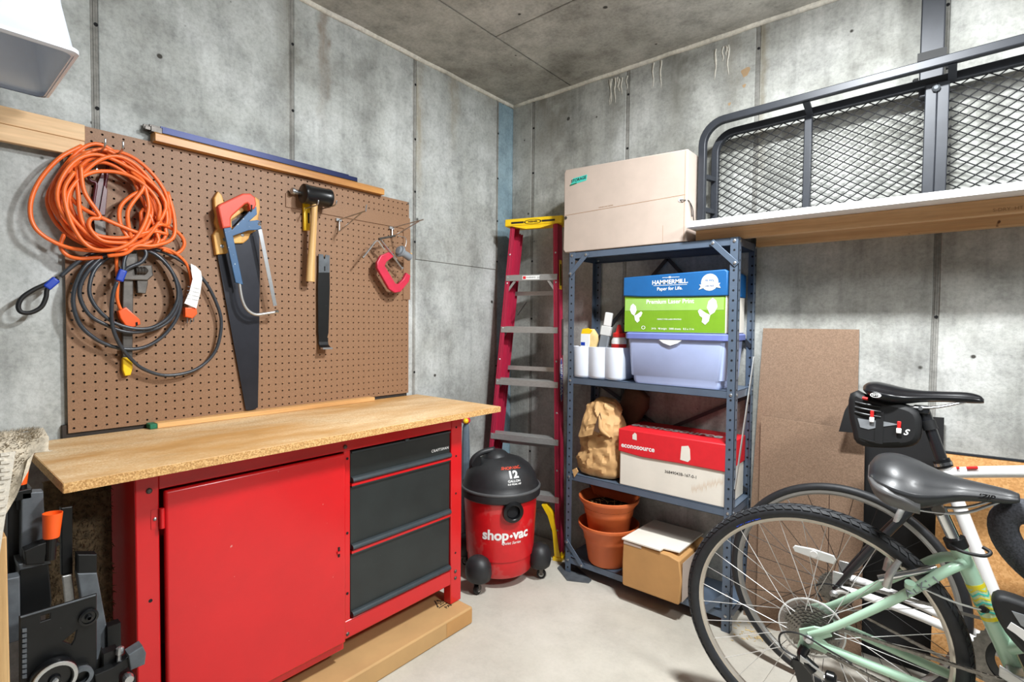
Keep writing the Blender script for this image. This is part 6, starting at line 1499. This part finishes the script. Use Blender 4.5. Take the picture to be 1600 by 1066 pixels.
pp([[(99, 902), (111, 899), (117, 945), (104, 948)]], .47, .006, 'rear_leg_label', M['alu'])
pp([[(123, 898), (150, 897), (181, 1066), (150, 1066)]], .50, .030, 'sloping_leg', M['greym'])
pp([[(123, 868), (150, 868), (150, 897), (123, 898)]], .498, .028, 'leg_joint', M['blkm'])
pl1 = pp([[(32, 965), (149.5, 930), (149.5, 1050), (120, 1058), (60, 1110), (32, 1110)], [(62, 962), (80, 957), (80, 968), (62, 974)], [(96, 1003), (122, 982), (118, 1000), (112, 1010)]], .62, .006, 'end_plate', M['blkm'])
build(MB().tube([W(32, 965, 'x', .621), W(149.5, 930, 'x', .621)], .0018, 6), 'plate_edge', M['greym'], pl1)
for k in range(10):
    a = 984 + k * 8; build(px_plate([[(35, a), (42, a - 1), (42, a + 4), (35, a + 5)]], .625, .004), 'tooth', M['greym'], pl1)
p = W(138, 964, 'x', .622)
build(MB().lathe([(.016, 0), (.016, .005), (.012, .006), (.011, .003), (.006, .003), (.006, .009), (.003, .010)], p, (1, 0, 0), 20, False), 'hub_cap', M['blkg'], pl1, smooth=30)
p = W(82, 1055, 'x', .625)
wh = build(MB().lathe([(.034, 0), (.036, .004), (.036, .020), (.032, .026), (.026, .026), (.024, .018), (.010, .018), (.008, .024), (.001, .025)], p, (1, 0, 0), 32, False), 'wheel', M['blkg'], ms, smooth=35)
build(MB().lathe([(.0345, .0255), (.0335, .0275), (.028, .0275), (.0275, .0255)], p, (1, 0, 0), 32, False), 'wheel_rim', M['alu'], wh, smooth=60)
build(MB().lathe([(.005, .024), (.005, .028), (.001, .029)], p, (1, 0, 0), 12), 'wheel_bolt', M['steel'], wh)
p = W(126, 1056, 'x', .635)
build(MB().lathe([(.012, 0), (.019, .0), (.019, .010), (.012, .010)], p, (1, 0, 0), 24, False), 'ring_bracket', M['greym'], ms, smooth=35)
pp([[(118, 1044), (137, 1040), (140, 1050), (130, 1070), (112, 1075)]], .632, .012, 'lever', M['blkm'])
pp([[(152, 1050), (160, 1018), (168, 1034), (170, 1058)]], .60, .010, 'lever', M['blkm'])
pp([[(150, 1056), (178, 1044), (204, 1026), (208, 1036), (186, 1052), (184, 1066), (152, 1072)]], .64, .020, 'clamp_bar', M['blkm'])
pp([[(203, 1024), (222, 1012), (227, 1022), (225, 1038), (206, 1046)]], .65, .030, 'clamp_pad', M['greym'])
p = W(184, 1030, 'x', .63)
build(MB().lathe([(.004, 0), (.004, .03), (.007, .03), (.007, .042), (.004, .044)], p - Vector((0, 0, .02)), (0, .1, 1), 10), 'clamp_bolt', M['steel'], ms)
p = W(200, 1060, 'x', .65); build(MB().lathe([(.008, -.01), (.010, 0), (.008, .01)], p, (1, 0, 0), 12), 'clamp_nut', M['steel'], ms)
# legs hidden below, down to the floor
for (y, x) in ((-2.13, .50), (-1.99, .50), (-2.13, .60), (-2.02, .61)):
    build(MB().box(x - .012, x + .012, y - .012, y + .012, 0.0, .50), 'foot_tube', M['blkm'], ms)
build(MB().box(.48, .63, -2.14, -1.98, .40, .43), 'base_frame', M['blkm'], ms)

# timber at the frame's left edge
build(MB().box(.62, .66, -2.235, W(13, 950, 'x', .66).y, 0.0, .80), 'timber_offcut', M['tanwood'], None, label='pale timber offcut standing upright at the far left edge', cat='timber', bevel=.002)
# brown shag mat behind the stand
random.seed(17)
def shag(mb, x, y0, y1, z0, z1, n, L, dirv):
    for _ in range(n):
        p = Vector((x, random.uniform(y0, y1), random.uniform(z0, z1)))
        d = (Vector(dirv) + Vector((random.uniform(-.6, .6), random.uniform(-1, 1), random.uniform(-1, 1)))).normalized() * random.uniform(.5, 1) * L
        s = Vector((0, d.z, -d.y)).normalized() * .0016
        mb.add([p - s, p + s, p + d], [(0, 1, 2)])
bmx = thing('shag_mat', 'dark brown shaggy mat rolled upright under the left end of the worktop', 'mat', (.30, -2.02, 0))
build(MB().box(.285, .300, -2.075, -1.945, 0, .80), 'backing', M['shag'], bmx, bevel=.004)
sm_ = MB(); shag(sm_, .300, -2.075, -1.945, .15, .80, 2600, .016, (1, 0, 0))
build(sm_, 'pile', M['shag'], bmx, kind='stuff', recalc=False)
# draped rug at the left edge
rg = thing('draped_rug', 'grey beige rug with woven backing draped over the stand at the left edge', 'rug', (.55, -2.17, .78))
def rug_sec(y0, y1, prof): pass
prof = [(.48, .86), (.49, .93), (.52, .962), (.58, .972), (.64, .962), (.672, .93), (.682, .86), (.684, .78)]
rings = []
ny = 26
for i in range(ny + 1):
    y = -2.42 + (.305) * (i / ny) ** .6
    w = .004 * sin(i * 1.3)
    lo = max(0.0, min(.172, (y + 2.205) / .065 * .172))
    outer = [Vector((x + w, y + .004 * sin(k * 2 + i), max(z + .004 * sin(i * .9 + k), .775 + lo))) for k, (x, z) in enumerate(prof)]
    inner = [Vector((x + (.016 if x < .58 else -.016), y, z - .016)) for x, z in prof][::-1]
    rings.append([o for o in outer] + [Vector((v.x, v.y, max(v.z, .772 + lo))) for v in inner])
build(MB().loft(rings, False, True), 'rug', M['rug'], rg, smooth=60)
sm2 = MB()
random.seed(31)
for _ in range(5200):
    k = random.choice((1, 2, 3, 4, 2, 3, 5)); f = random.random(); (xa, za), (xb, zb) = prof[k], prof[k + 1]
    p = Vector((xa + (xb - xa) * f, random.uniform(-2.40, -2.117), za + (zb - za) * f))
    if p.z < .785 + max(0.0, min(.172, (p.y + 2.205) / .065 * .172)): continue
    nrm = Vector((-(zb - za), 0, (xb - xa))).normalized()
    d = (nrm + Vector((random.uniform(-.8, .8), random.uniform(-.8, .8), random.uniform(-.5, .5)))).normalized() * random.uniform(.006, .013)
    s = d.cross(Vector((0, 1, .3))).normalized() * .0013
    sm2.add([p - s, p + s, p + d], [(0, 1, 2)])
build(sm2, 'pile', M['rug'], rg, kind='stuff', recalc=False)
def bx_edge(z): return W(26 - 26 * max(0, (.955 - z) / .16), 760, 'x', .689).y
wv = MB()
for j in range(26):
    z = .780 + j * .0068
    for i in range(24):
        y = -2.46 + i * .0150 + (.0075 if j % 2 else 0)
        if y + .012 < bx_edge(z): wv.box(.686, .6885, y, y + .012, z, z + .0052)
zz = [.775 + k * .015 for k in range(13)]
build(MB().prism([(bx_edge(z), z) for z in zz] + [(-2.46, .955), (-2.46, .775)], lambda a, b, t: Vector((t, a, b)), .683, .6862), 'backing_sheet', M['weave'], rg)
build(wv, 'woven_backing', M['weave'], rg, kind='stuff')
